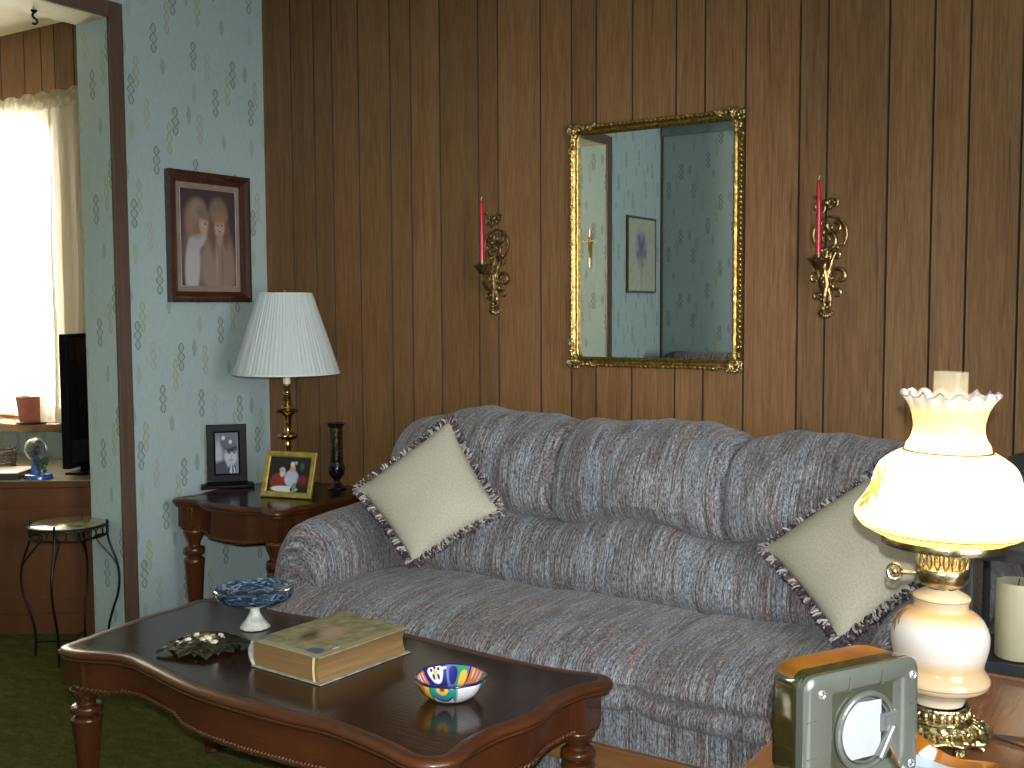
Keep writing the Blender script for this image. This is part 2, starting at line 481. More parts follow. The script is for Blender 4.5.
# ---- next room (beyond the wide opening)
KY = -.30; KZ = 2.59
g2 = []; x = -3.3; j = 3
while x < -.2: g2.append(x); j += 1; x += w9[j % 9]
WX0, WX1, WZ0, WZ1 = -2.35, -1.00, .80, 2.20
for (a, b_, c, d) in ((-3.4, WX0, 0.74, KZ), (WX1, -.18, .74, KZ), (WX0, WX1, .74, WZ0), (WX0, WX1, WZ1, KZ)):
    o, _ = panel_wall('wall_window', g2, a, b_, KY, c, d, .08); fixgroove(o)
slab('wall_window', WALLP, -3.4, -.18, KY, KY+.08, 0, .74)
slab('wall_far', CREAM, -3.5, -3.4, YB, KY+.08, 0, KZ)
slab('wall_near', WALLP, -3.4, -.18, YB-.1, YB, 0, KZ)
slab('ceiling', CREAM, -3.4, -.18, YB, KY+.08, KZ, KZ+.05)
wf = MB()
for b in ((WX0, WX0+.05), (WX1-.05, WX1), ((WX0+WX1)/2-.02, (WX0+WX1)/2+.02)): wf.box(b[0], b[1], KY+.01, KY+.06, WZ0, WZ1)
for b in ((WZ0, WZ0+.05), (WZ1-.05, WZ1)): wf.box(WX0+.05, WX1-.05, KY+.012, KY+.058, *b)
w1 = struct(wf.build('window_1', WHITE, smooth=False))
MB().box(WX0+.05, WX1-.05, KY+.033, KY+.037, WZ0+.05, WZ1-.05).build('pane', glassy('window_glass'), w1, smooth=False)
# window shelf
sh = MB(); ol = [(-2.4, KY), (-2.4, KY-.17), (-1.15, KY-.17)]+[(-1.15+.17*sin(a), KY-.17*cos(a)) for a in [k*pi/16 for k in range(1, 9)]]
sh.prism(ol, .755, .79)
struct(sh.build('trim_5', wood('sill_wood', (.24, .12, .05), (.36, .20, .09), axis='x', rough=.25, coat=.5), smooth=False, bevel=.004))
# lace curtain
def lace(t):
    v = coord(t, 'UV')
    n = t.nodes.new('ShaderNodeTexVoronoi'); t.links.new(mapping(t, v, scale=(38, 30, 1)), n.inputs[0]); n.inputs['Scale'].default_value = 1
    return ramp(t, n.outputs[0], [(.25, (.12, .12, .12)), (.55, (.42, .42, .42))])
LACE2 = translucent('dense_lace_cloth', lambda t: (.86, .83, .74), .7, .24, .9)
LACE = translucent('lace_curtain_cloth', lambda t: (.78, .74, .62), .6, lace, .9)
CX0, CX1 = -2.55, -.70
def curt(z0, z1, y, amp, k, x0=CX0, x1=CX1, scal=0, nv=24):
    nu = int((x1-x0)*120); rows = []; uvs = []
    for j in range(nv):
        v = j/(nv-1); row = []; ur = []
        for i in range(nu+1):
            u = i/nu; x = x0+(x1-x0)*u
            zb = z0; zt = z1
            if scal: zt = z1+.014*abs(sin(x*28))
            a = amp*(1-.55*v)
            z = zb+(zt-zb)*v
            row.append((x+.006*sin(z*7+x*20), y+a*sin(x*k+1.1*sin(x*3.1)+.4*sin(z*2))+a*.4*sin(x*k*2.3), z)); ur.append(((x-x0), z))
        rows.append(row); uvs.append(ur+[ur[-1]])
    return rows, uvs+[uvs[-1]]
ct = thing('curtain', 'sheer cream lace curtain over the bright window', 'curtain', (-1.6, KY-.05, 2.2))
m_ = MB(); r_, u_ = curt(.82, 2.235, KY-.055, .020, 52); m_.grid(r_, uvs=u_); m_.build('panel', LACE, ct)
m_ = MB(); r_, u_ = curt(.80, 2.235, KY-.085, .024, 70, -1.13, CX1); m_.grid(r_, uvs=u_); m_.build('side_panel', LACE2, ct)
m_ = MB(); r_, u_ = curt(2.19, 2.255, KY-.105, .010, 95, CX0, CX1, 1, 8); m_.grid(r_, uvs=u_); m_.build('ruffle', LACE, ct)
MB().tube([(CX0, KY-.075, 2.215), (CX1, KY-.075, 2.215)], .008).build('rod', WHITE, ct)

# ------------------------------------------------------------------ mirror
mr = thing('wall_mirror', 'large gold-framed rectangular mirror on wood panelled wall', 'mirror', (1.836, -.012, 1.52))
X0, X1, Z0, Z1 = 1.517, 2.155, 1.101, 1.939
cx_, cz_ = (X0+X1)/2, (Z0+Z1)/2; hx, hz = (X1-X0)/2, (Z1-Z0)/2
def rrect(hx, hz, r, n=6, m=14):
    pts = []
    for k, (sx, sz) in enumerate(((1, 1), (-1, 1), (-1, -1), (1, -1))):
        for q in range(n+1):
            a = k*pi/2+q*pi/2/n
            pts.append((sx*(hx-r)+r*cos(a), sz*(hz-r)+r*sin(a)))
    return pts
MG = newmat('mirror_glass')
MG[2].inputs['Metallic'].default_value = 1; MG[2].inputs['Roughness'].default_value = .0
MG[2].inputs['Base Color'].default_value = (.80, .84, .82, 1)
g = MB(); pts = rrect(hx-.026, hz-.026, .022)
g.add([(cx_+a, -.014, cz_+b) for a, b in pts], [tuple(range(len(pts)))]); g.build('glass', MG[0], mr, smooth=False)
f = MB(); rows = []
for d, y in ((0, -.002), (0, -.022), (.004, -.029), (.009, -.026), (.013, -.019), (.018, -.019), (.024, -.026), (.029, -.024), (.031, -.013)):
    rows.append([(cx_+a, y, cz_+b) for a, b in rrect(hx-.004-d, hz-.004-d, .004 if d < .014 else .02)])
f.grid(rows, cu=True); f.build('frame', GOLD, mr, angle=60)
bd = MB()
def beads(ax, c0, c1, fixed, n, sgn):
    for k in range(n):
        p = c0+(c1-c0)*(k+.5)/n
        q = (p, -.026, fixed) if ax == 'x' else (fixed, -.026, p)
        r = Matrix.Rotation(sgn*.6, 3, 'Y')
        bd.sph(q, (.0085 if ax == 'x' else .0055, .006, .0055 if ax == 'x' else .0085), 8, 6, r)
for args in (('x', X0+.07, X1-.07, Z1-.006, 30, 1), ('x', X0+.07, X1-.07, Z0+.006, 30, -1), ('z', Z0+.07, Z1-.07, X0+.006, 42, 1), ('z', Z0+.07, Z1-.07, X1-.006, 42, -1)):
    bd = MB(); beads(*args); bd.build('beading', GOLD, mr)
def corner(sx, sz):
    q = MB(); rnd = random.Random(3)
    for k in range(46):
        t_ = rnd.random()**1.4*.105; side = rnd.choice((0, 1))
        w_ = rnd.uniform(-.006, .03)*(1-t_/.16)
        a, b = (t_, w_) if side else (w_, t_)
        px, pz = cx_+sx*(hx-.002-a), cz_+sz*(hz-.002-b)
        q.sph((px, -.026-rnd.random()*.008, pz), (rnd.uniform(.004, .009), .006, rnd.uniform(.003, .007)), 8, 5, Matrix.Rotation(rnd.random()*3, 3, 'Y'))
    for rr in (.020, .012):
        pts = [(cx_+sx*(hx-.016)+rr*cos(a), -.034, cz_+sz*(hz-.016)+rr*sin(a)) for a in [k*2*pi/14 for k in range(11)]]
        q.tube(pts, .0032, 6)
    return q.build('corner_ornament', GOLDD, mr)
for sx in (-1, 1):
    for sz in (-1, 1): corner(sx, sz)

# ------------------------------------------------------------------ candle sconces
def spiral(c, r0, r1, a0, a1, n=22, y=0, dy=0):
    return [(c[0]+(r0+(r1-r0)*k/n)*cos(a0+(a1-a0)*k/n), y+dy*k/n, c[1]+(r0+(r1-r0)*k/n)*sin(a0+(a1-a0)*k/n)) for k in range(n+1)]
def tap(n, a, b, c): return [a+(b-a)*min(1, 2*k/n) if k < n/2 else b+(c-b)*(2*k/n-1) for k in range(n+1)]
SC = thing('candle_sconce', 'gold scrollwork wall sconce with red candle, left of the gold-framed mirror', 'sconce', (1.188, -.0, 1.29), 0, None, local=True)
q = MB(); T = lambda P, a, b, c: q.tube(P, tap(len(P)-1, a, b, c), 8)
# z runs 0 .. .37 ; big oval ring of scrolls above, acanthus tail below
T(spiral((.004, .255), .062, .050, radians(-60), radians(95), y=-.012), .003, .006, .003)
T(spiral((.010, .255), .056, .046, radians(250), radians(100), y=-.012), .003, .0055, .003)
T(spiral((.004, .235), .030, .008, radians(-80), radians(300), y=-.016), .006, .005, .003)
T(spiral((.028, .275), .026, .006, radians(160), radians(520), y=-.016), .005, .005, .003)
T(spiral((-.024, .335), .020, .005, radians(-60), radians(330), y=-.012), .005, .005, .003)
T(spiral((.022, .345), .020, .005, radians(240), radians(-150), y=-.012), .005, .005, .003)
T(spiral((.040, .120), .032, .007, radians(200), radians(-150), y=-.012), .005, .0085, .004)
T(spiral((-.030, .165), .024, .006, radians(-40), radians(300), y=-.012), .005, .007, .004)
T(spiral((.030, .185), .020, .006, radians(220), radians(-120), y=-.012), .005, .007, .004)
T(spiral((-.034, .115), .022, .006, radians(-20), radians(320), y=-.012), .004, .0055, .003)
T(spiral((.034, .068), .020, .005, radians(210), radians(-130), y=-.010), .004, .005, .003)
T(spiral((-.026, .060), .020, .005, radians(-30), radians(300), y=-.010), .004, .005, .003)
T([(0, -.012, .0), (-.004, -.018, .05), (.006, -.022, .10), (-.004, -.020, .15), (.004, -.016, .20)], .004, .010, .005)
T([(0.01, -.010, .01), (.016, -.014, .05), (.004, -.02, .11), (.018, -.014, .17), (.03, -.01, .2)], .003, .007, .004)
rn = random.Random(5)
for k in range(70):
    a = rn.random()*2*pi; zz = rn.choice((.335, .345, .275, .235, .20, .16, .12, .10, .07, .05, .03, .01))
    q.sph((max(-.030, min(.034, rn.gauss(0, .016)))*min(1, .3+zz/.07), -.010-rn.random()*.010, max(.004, zz+rn.gauss(.004, .008))), (rn.uniform(.005, .010), .006, rn.uniform(.004, .009)), 8, 6, Matrix.Rotation(a, 3, 'Y'))
for k in range(7):
    a = radians(-150+k*20)
    q.sph((.020*cos(a), -.012, .022+.022*sin(a)), (.005, .006, .010), 8, 6, Matrix.Rotation(-(a+pi/2), 3, 'Y'))
q.build('scroll_plate', BRONZE, SC, local=True)
q = MB(); T = lambda P, a, b, c: q.tube(P, tap(len(P)-1, a, b, c), 8)
T(smooth_open([(0, -.018, .10), (0, -.045, .085), (0, -.080, .105), (0, -.095, .145)], 6), .006, .007, .006)
T([(0, -.060+.018*cos(a), .125+.018*sin(a)) for a in [k*pi/8-1 for k in range(14)]], .003, .005, .003)
q.build('arm', BRONZE, SC, local=True)
q = MB().lathe([(.0, .140), (.010, .143), (.018, .155), (.024, .165), (.029, .172), (.031, .176), (.027, .176), (.014, .172), (.013, .19), (.0105, .19), (.010, .174), (.0, .174)], 20, (0, -.095, 0), lambda a, j, z: 1+(.07*sin(a*8) if 3 <= j <= 6 else 0))
q.build('candle_cup', BRONZE, SC, local=True)
RED = plain('red_candle_wax', (.42, .008, .03), .25, coat=.4)
q = MB().tube([(0, -.095, .176), (0, -.095, .30), (-.001, -.096, .39), (-.001, -.097, .405), (-.001, -.097, .408)], [.0095, .0080, .0065, .004, .001], 12)
cnd = q.build('taper_candle', RED, None)
cnd.location = SC.location; tag(cnd, 'red taper candle in the scrollwork sconce left of the mirror', 'candle', None)
wk = MB().tube([(-.001, -.097, .405), (0, -.097, .415), (.004, -.097, .42)], .0012, 6).build('wick', WHITE, cnd, local=True)
OFF[cnd] = (0, 0, 0)
S2 = copy_tree(SC); S2.location = (2.424, 0, 1.279); S2.scale = (1.0, 1, 1.0)
S2['label'] = 'gold scrollwork wall sconce with red candle, right of the gold-framed mirror'
c2 = copy_tree(cnd); c2.location = (2.424, 0, 1.281); c2['label'] = 'red taper candle in the scrollwork sconce right of the mirror'
for a in (SC, S2): a['group'] = 'pair of candle sconces flanking the mirror'
for a in (cnd, c2): a['group'] = 'taper candles in the wall sconces'

# ------------------------------------------------------------------ picture frames
def wall_frame(name, label, cat, y0, y1, z0, z1, w, depth, mfr, mat_pic, matte=None, mw=0):
    """hangs on the x = 0 wall, faces +x"""
    t = thing(name, label, cat, (0, (y0+y1)/2, (z0+z1)/2))
    f = MB(); rows = []
    for d, x in ((0, .001), (0, depth), (w*.35, depth*1.12), (w*.55, depth*.75), (w, depth*.45), (w, .006)):
        rows.append([(x, y0+d, z0+d), (x, y1-d, z0+d), (x, y1-d, z1-d), (x, y0+d, z1-d)])
    f.grid(rows, cu=True); f.build('frame', mfr, t, smooth=False)
    if matte:
        m = MB(); m.box(.002, .008, y0+w, y1-w, z0+w, z1-w); m.build('mat_board', matte, t, smooth=False)
    a0, a1, b0, b1 = y0+w+mw, y1-w-mw, z0+w+mw, z1-w-mw
    m = MB(); m.add([(.010, a0, b0), (.010, a1, b0), (.010, a1, b1), (.010, a0, b1), ], [(0, 1, 2, 3)], [(0, 0), (1, 0), (1, 1), (0, 1)])
    m.build('picture', mat_pic, t, smooth=False)
    if matte:
        m = MB(); L = [(.0105, a0, b0), (.0105, a1, b0), (.0105, a1, b1), (.0105, a0, b1)]
        m.tube(L, .0018, 4, closed=True); m.build('inner_border', plain('pale_fillet', (.50, .43, .36), .5), t, smooth=False)
    return t
SK = (.44, .32, .25); HAIR = (.22, .155, .115); GWN = (.30, .22, .17)
P1 = picture('sepia_children_print', (.075, .045, .055), [
    (.30, .35, .26, .42, .0, .35, (.22, .16, .15)), (.66, .20, .30, .34, 0, .15, GWN), (.78, .25, .18, .35, .1, .35, (.27, .20, .16)),
    (.60, .44, .07, .15, 0, .3, (.22, .15, .12)), (.20, .20, .13, .34, -.10, .15, (.46, .43, .44)), (.30, .46, .17, .08, .5, .2, (.44, .40, .40)),
    (.27, .70, .20, .19, 0, .25, HAIR), (.30, .78, .13, .10, .3, .5, (.31, .23, .17)), (.18, .62, .07, .09, 0, .4, (.30, .19, .13)),
    (.42, .63, .09, .095, .2, .25, SK), (.40, .75, .13, .06, -.3, .3, HAIR),
    (.68, .76, .17, .16, 0, .22, HAIR), (.58, .55, .09, .16, .1, .35, (.17, .10, .08)), (.82, .55, .06, .14, 0, .4, (.17, .10, .08)),
    (.70, .62, .095, .105, 0, .22, SK), (.70, .72, .13, .06, 0, .4, (.30, .18, .11)),
    (.665, .64, .016, .009, 0, .3, (.05, .03, .03)), (.745, .64, .016, .009, 0, .3, (.05, .03, .03)), (.70, .575, .022, .009, 0, .3, (.30, .07, .07)),
    (.44, .645, .02, .008, 0, .3, (.12, .07, .06)), (.70, .49, .05, .06, 0, .4, (.36, .26, .21)), (.64, .22, .02, .22, 0, .9, (.36, .28, .22)), (.74, .20, .015, .2, 0, .9, (.20, .14, .11)),
], .35)
MAHOG = wood('mahogany_frame_wood', (.045, .013, .010), (.085, .028, .020), rough=.15, coat=.8)
wf1 = wall_frame('framed_picture', 'sepia print of two children in dark wooden frame on blue wallpaper', 'picture', -.535, -.118, 1.336, 1.852, .043, .032, MAHOG, P1, plain('brown_mat_board', (.27, .20, .17), .7), .022)
P2 = picture('botanical_print', (.42, .44, .36), [
    (.50, .60, .18, .22, 0, .5, (.24, .26, .30)), (.42, .68, .05, .09, .4, .5, (.17, .16, .28)), (.58, .70, .05, .10, -.4, .5, (.17, .16, .28)),
    (.50, .58, .06, .10, 0, .5, (.14, .13, .26)), (.36, .52, .05, .07, .8, .5, (.18, .18, .28)), (.62, .50, .05, .07, -.8, .5, (.18, .2, .24)),
    (.50, .30, .012, .24, 0, .5, (.2, .24, .14)), (.44, .36, .05, .02, .6, .5, (.2, .26, .16))], .6)
wf2 = wall_frame('framed_print', 'narrow framed flower print, seen reflected in the gold mirror', 'picture', -3.83, -3.39, 1.405, 1.935, .016, .02, plain('bronze_frame', (.12, .10, .05), .35), P2)
# crucifix (seen in the mirror)
cr = thing('crucifix', 'small gold crucifix on blue wallpaper, seen in the mirror', 'crucifix', (-.115, -3.098, 1.70))
MB().box(-.1195, -.1105, -3.099, -3.091, 1.575, 1.825).box(-.163, -.067, -3.099, -3.091, 1.745, 1.755).build('cross', BRASS, cr, smooth=False, bevel=.002)
q = MB(); q.sph((-.115, -3.082, 1.768), (.009, .009, .011)); q.tube([(-.115, -3.084, 1.755), (-.115, -3.086, 1.72), (-.113, -3.085, 1.68), (-.115, -3.086, 1.635)], [.008, .010, .008, .004], 8)
for s_ in (-1, 1): q.tube([(-.115, -3.085, 1.742), (-.115+s_*.022, -3.086, 1.749), (-.115+s_*.044, -3.088, 1.754)], [.005, .004, .003], 6)
q.build('figure', BRASS, cr)

# ------------------------------------------------------------------ sofa
random.seed(11)
SX0, SX1 = .965, 3.03
sofa = thing('sofa', 'long grey and blue woven fabric sofa against wood panelling', 'sofa', (2.03, -.6, 0))
def wr(x, y, z, a=.006):
    return a*(sin(x*17+y*9+z*13)*.5+sin(x*31-y*21+z*7+1.3)*.3+sin(x*47+y*33-z*29)*.2)
def loop_cushion(name, profile, x0, x1, scale, xmap=None, zadd=None, nu=40, n=5, amp=.006, cap=True, squash=.35):
    P = smooth_closed([(a, b, 0) for a, b in profile], n)
    cy = sum(p.x for p in P)/len(P); cz = sum(p.y for p in P)/len(P)
    L = [0]
    for i in range(len(P)): L.append(L[-1]+(P[(i+1) % len(P)]-P[i]).length)
    rows = []; uvs = []
    ts = [-1, -.995, -.98, -.95]+[-.9+1.8*k/nu for k in range(nu+1)]+[.95, .98, .995, 1]
    for t in ts:
        e = abs(t); edge = 1 if e <= .9 else (1-((e-.9)/.1)**2.5*squash)
        row = []; ur = []
        for i in range(len(P)+1):
            p = P[i % len(P)]
            s = scale(t)*edge
            y = cy+(p.x-cy)*s; z = cz+(p.y-cz)*s
            x = x0+(x1-x0)*(t+1)/2
            if xmap: x = xmap(t, y, z)
            if zadd: z += zadd(x, t, p.x, p.y)
            d = wr(x, y, z, amp)
            if i < len(P): row.append((x, y-d, z+d))
            ur.append((x, L[i]))
        rows.append(row); uvs.append(ur)
    m = MB(); m.grid(rows, cu=True, uvs=uvs+[uvs[-1]], cap=cap)
    return m.build(name, FAB, sofa, angle=75)
# frame / skirt
q = MB(); q.box(SX0+.04, SX1-.04, -1.03, -.16, .045, .33)
# front skirt panel with proper uv
q.box(SX0+.03, SX1-.03, -1.046, -1.03, .04, .33)
q.build('base', FAB, sofa, bevel=.012)
# wood rail along the front
MB().box(SX0+.05, SX1-.05, -1.064, -1.0465, .165, .225).build('front_rail', OAKR, sofa, smooth=False, bevel=.004, label='oak wood rail')
# seat cushions (T shaped at the outer ends)
SP = [(-.52, .33), (-.51, .44), (-.62, .472), (-.82, .478), (-.98, .468), (-1.065, .440), (-1.094, .402), (-1.072, .372), (-1.090, .348), (-1.072, .318), (-1.0, .306), (-.75, .312)]
def xm_left(t, y, z):
    a = 1.185; b = 2.295; ext = .215
    k = min(1, max(0, (-.955-y)/.05)); a2 = a-ext*k
    return a2+(b-a2)*(t+1)/2
def xm_right(t, y, z):
    a = 2.297; b = 2.805; k = min(1, max(0, (-.955-y)/.05))
    return a+(b+.205*k-a)*(t+1)/2
def sq(t): return 1-.05*abs(t)**3
loop_cushion('seat_cushion', SP, 1.0, 2.295, lambda t: 1-.06*abs(t)**6, xm_left, lambda x, t, y, z: (.004*cos((x-1.45)*2*pi/.6) if z > .4 else 0), 60, squash=.08)
loop_cushion('seat_cushion', SP, 2.3, 3.08, lambda t: 1-.06*abs(t)**6, xm_right, lambda x, t, y, z: (.004*cos((x-2.65)*2*pi/.8) if z > .4 else 0), 34, squash=.08)
# lumbar roll
LP = [(-.44, .44), (-.58, .445), (-.640, .50), (-.632, .575), (-.585, .645), (-.50, .672), (-.38, .66), (-.34, .55)]
SEG = [(1.10, 1.75), (1.75, 2.31), (2.31, 2.90)]
def crz(x):
    for a, b in ((1.18, 1.75), (1.75, 2.31), (2.31, 2.88)):
        if a <= x <= b: return sin(pi*(x-a)/(b-a))
    return 0
loop_cushion('lumbar_roll', LP, 1.14, 2.86, lambda t: 1, None, lambda x, t, y, z: (.055*crz(x)-.034 if z > .6 else (.018*crz(x)-.01 if z > .55 else 0)), 72, squash=.3)
UP_ = [(-.45, .640), (-.545, .655), (-.592, .705), (-.602, .775), (-.575, .865), (-.505, .935), (-.405, .968), (-.300, .966), (-.215, .925), (-.175, .83), (-.185, .70), (-.32, .64)]
def up_scale(t): return 1-.165*abs(t)**3.6
for k, (a, b) in enumerate(SEG):
    def za(x, t, y, z, k=k):
        d = (-.002, -.008, -.020)[k] if z > .8 else 0
        if z < .72 and y < -.4: d += .062*(1-t*t)-.030
        if k == 0 and t < 0: d -= .05*(-t)**3*(1 if z > .8 else .3)
        if k == 2 and t > 0: d -= .05*t**3*(1 if z > .8 else .3)
        return d
    loop_cushion('back_cushion', UP_, a, b, up_scale, None, za, 30, amp=.013, squash=.24)
q = MB(); q.box(1.0, 2.98, -.30, -.13, .30, .86); q.build('back_frame', FAB, sofa, bevel=.03)
# arms
def arm(x0, x1, flip):
    xc = (x0+x1)/2; w = (x1-x0)/2
    A = [(-1, .10), (-1, .35), (-1.05, .52), (-.90, .615), (-.40, .655), (.25, .65), (.78, .60), (.98, .50), (.95, .30), (.95, .10)]
    P = smooth_open([(a*flip, b, 0) for a, b in A], 5)
    L = [0]
    for i in range(len(P)-1): L.append(L[-1]+(Vector((P[i+1].x*w, P[i+1].y, 0))-Vector((P[i].x*w, P[i].y, 0))).length)
    rows = []; uvs = []
    ys = [(-.20, 1, .0), (-.4, 1, 0), (-.6, 1, 0), (-.75, 1, -.005), (-.85, 1, -.012), (-.905, .99, -.022), (-.930, .965, -.036), (-.943, .92, -.055), (-.948, .84, -.08), (-.950, .5, -.20), (-.950, .03, -.33), (-.950, .0004, -.33)]
    acc = 0; py = -.2; ps = 1
    for y, s, dz in ys:
        acc += sqrt((y-py)**2+((1-s)*.30-(1-ps)*.30)**2); py, ps = y, s
        row = []
        for i, p in enumerate(P):
            z = (.10+(p.y-.10)*s if s < .99 else p.y)+ (dz if s > .9 and p.y > .5 else 0)
            x = xc+p.x*w*s; d = wr(x, y, z, .006)
            row.append((x+d*(p.x), y-d*.6, z+d))
        rows.append(row); uvs.append([(acc+1.3*flip, l) for l in L]+[(acc, L[-1])])
    m = MB(); m.grid(rows, uvs=uvs+[uvs[-1]]); 
    return m.build('arm', FAB, sofa, angle=75)
arm(SX0, 1.195, 1); arm(2.80, SX1, -1)
q = MB()
for x in (SX0+.08, SX1-.08):
    for y in (-.98, -.22): q = MB(); q.lathe([(.0002, 0), (.025, 0), (.032, .045), (.0002, .05)], 12, (x, y, 0)); q.build('foot', CHERRY, sofa)

# ------------------------------------------------------------------ throw pillows
def pil_mat():
    m, t, b = newmat('natural_linen_weave')
    v = coord(t, 'UV')
    x, y, z = sep(t, v)
    wv = ((x*520).sin()*.5+(y*520).sin()*.5)
    n = noise(t, v, 150, 3, .8); n2 = noise(t, v, 3, 3)
    c = ramp(t, n, [(.3, (.31, .285, .225)), (.7, (.50, .47, .385))])
    c = mixc(t, .3, c, ramp(t, n2, [(.3, (.34, .315, .25)), (.7, (.46, .43, .36))]))
    t.links.new(c, b.inputs['Base Color']); b.inputs['Roughness'].default_value = .95; b.inputs['Specular IOR Level'].default_value = .1
    bump(t, b, n, .4, .004)
    return m
PIL = pil_mat()
def fringe_mat():
    m, t, b = newmat('purple_and_cream_fringe')
    at = t.nodes.new('ShaderNodeAttribute'); at.attribute_name = 'Col'
    t.links.new(at.outputs['Color'], b.inputs['Base Color']); b.inputs['Roughness'].default_value = .95
    b.inputs['Specular IOR Level'].default_value = .1
    return m
FRG = fringe_mat()
def pillow(label, T_, R_, B_, L_, thick=.065):
    T_, R_, B_, L_ = map(Vector, (T_, R_, B_, L_)); C = (T_+R_+B_+L_)/4
    n = (R_-L_).cross(T_-B_).normalized()
    if n.y > 0: n = -n
    t = thing('throw_pillow', label, 'pillow', tuple(C-Vector((0, 0, .2))))
    N = 22
    def pt(u, v, s):
        # corners: (0,0)=L (1,0)=B (1,1)=R (0,1)=T
        p = L_*(1-u)*(1-v)+B_*u*(1-v)+R_*u*v+T_*(1-u)*v
        a, b = 2*u-1, 2*v-1
        h = max(0, (1-a*a))**.5*max(0, (1-b*b))**.5
        p = C+(p-C)*(1-.055*((1-a*a)+(1-b*b))*(max(abs(a), abs(b))**2))
        return p+n*s*thick*h*(1+.05*sin(7*u+3*v))
    for s, nm in ((1, 'cover'),):
        m = MB()
        for s in (1, -1):
            rows = [[pt(i/N, j/N, s) for i in range(N+1)] for j in range(N+1)]
            uv = [[(i/N*.4, j/N*.4) for i in range(N+2)] for j in range(N+2)]
            m.grid(rows, uvs=uv)
        m.build('cover', PIL, t, angle=80)
    m = MB(); rn = random.Random(2)
    cols = [(.052, .038, .055), (.035, .030, .042), (.075, .052, .070), (.36, .33, .30), (.20, .17, .18), (.12, .08, .10), (.46, .43, .38)]
    edge = []
    K = 64
    for k in range(K): edge.append((k/K, 0))
    for k in range(K): edge.append((1, k/K))
    for k in range(K): edge.append((1-k/K, 1))
    for k in range(K): edge.append((0, 1-k/K))
    for (u, v) in edge:
        p = pt(u, v, 0); out = (p-C).normalized()
        e = Vector((0, 0, 0))
        if v == 0: e = (L_+B_)/2-C
        elif u == 1: e = (B_+R_)/2-C
        elif v == 1: e = (R_+T_)/2-C
        else: e = (T_+L_)/2-C
        out = (e.normalized()*.7+out*.3).normalized(); tan = n.cross(out)
        for w_ in range(4):
            m.cc = rn.choice(cols)
            a = rn.uniform(-.7, .7); l = rn.uniform(.014, .027)
            d = (out+tan*a+n*rn.uniform(-.5, .6)).normalized()
            s0 = p-out*.004+n*rn.uniform(-.006, .006)
            side = d.cross(n).normalized()
            m.tube([s0, s0+d*l*.55+side*.002, s0+d*l], [.0024, .0030, .0022], 4)
    m.build('fringe', FRG, t)
    return t
PILL_DATA = {"L": [[1.4088, -0.6, 0.9536], [1.658, -0.69, 0.7], [1.4585, -0.86, 0.5508], [1.1646, -0.77, 0.7352]], "R": [[2.7807, -0.6, 0.9194], [2.9851, -0.82, 0.7484], [2.7372, -0.88, 0.5289], [2.4677, -0.66, 0.6762]]}
pillow('cream linen pillow with dark fringe at the left end of the sofa', *PILL_DATA['L'])
pillow('cream linen pillow with dark fringe behind the lit painted-glass lamp', *PILL_DATA['R'])

# ------------------------------------------------------------------ tables
def turned_leg(m, x, y, z0, z1, r, sqh, n=24):
    h = z1-sqh-z0
    P = [(.55, 0), (.62, .02), (.60, .06), (.72, .35), (.95, .66), (1.02, .72), (.80, .745), (.62, .755), (1.0, .775), (1.05, .80), (.98, .825), (.60, .84), (.66, .87), (.95, .93), (1.05, .965), (.80, .99), (.80, 1.0)]
    m.lathe([(.0002, z0)]+[(a*r, z0+b*h) for a, b in prof(P, 3)], n, (x, y, 0))
    m.box(x-r, x+r, y-r, y+r, z1-sqh, z1)
def serp(cx, cy, a, b, df, de, rc=.045):
    """serpentine outline: df dip of long sides, de dip of the short sides"""
    def side(L, dip, n=26):
        o = []
        for k in range(n+1):
            s = -1+2*k/n; e = abs(s)
            d = -dip*.5*(1-cos(2*pi*min(1, (1-e)/.62)))if e > .38 else 0
            o.append((s*L, d))
        return o
    pts = []
    for s, d in side(a-rc, df): pts.append((cx+s, cy-b-d))
    for k in range(1, 6): t = k*pi/12; pts.append((cx+a-rc+rc*sin(t), cy-b+rc-rc*cos(t)))
    for s, d in side(b-rc, de): pts.append((cx+a+d, cy+s))
    for k in range(1, 6): t = k*pi/12; pts.append((cx+a-rc+rc*cos(t), cy+b-rc+rc*sin(t)))
    for s, d in side(a-rc, df): pts.append((cx-s, cy+b+d))
    for k in range(1, 6): t = k*pi/12; pts.append((cx-a+rc-rc*sin(t), cy+b-rc+rc*cos(t)))
    for s, d in side(b-rc, de): pts.append((cx-a-d, cy-s))
    for k in range(1, 6): t = k*pi/12; pts.append((cx-a+rc-rc*cos(t), cy-b+rc-rc*sin(t)))
    return pts
def inset(pts, d):
    n = len(pts); out = []
    for i in range(n):
        p = Vector(pts[i]); a = Vector(pts[i-1]); b = Vector(pts[(i+1) % n])
        tn = (b-a).normalized(); nn = Vector((-tn.y, tn.x))
        out.append(tuple(p+nn*d))
    return out
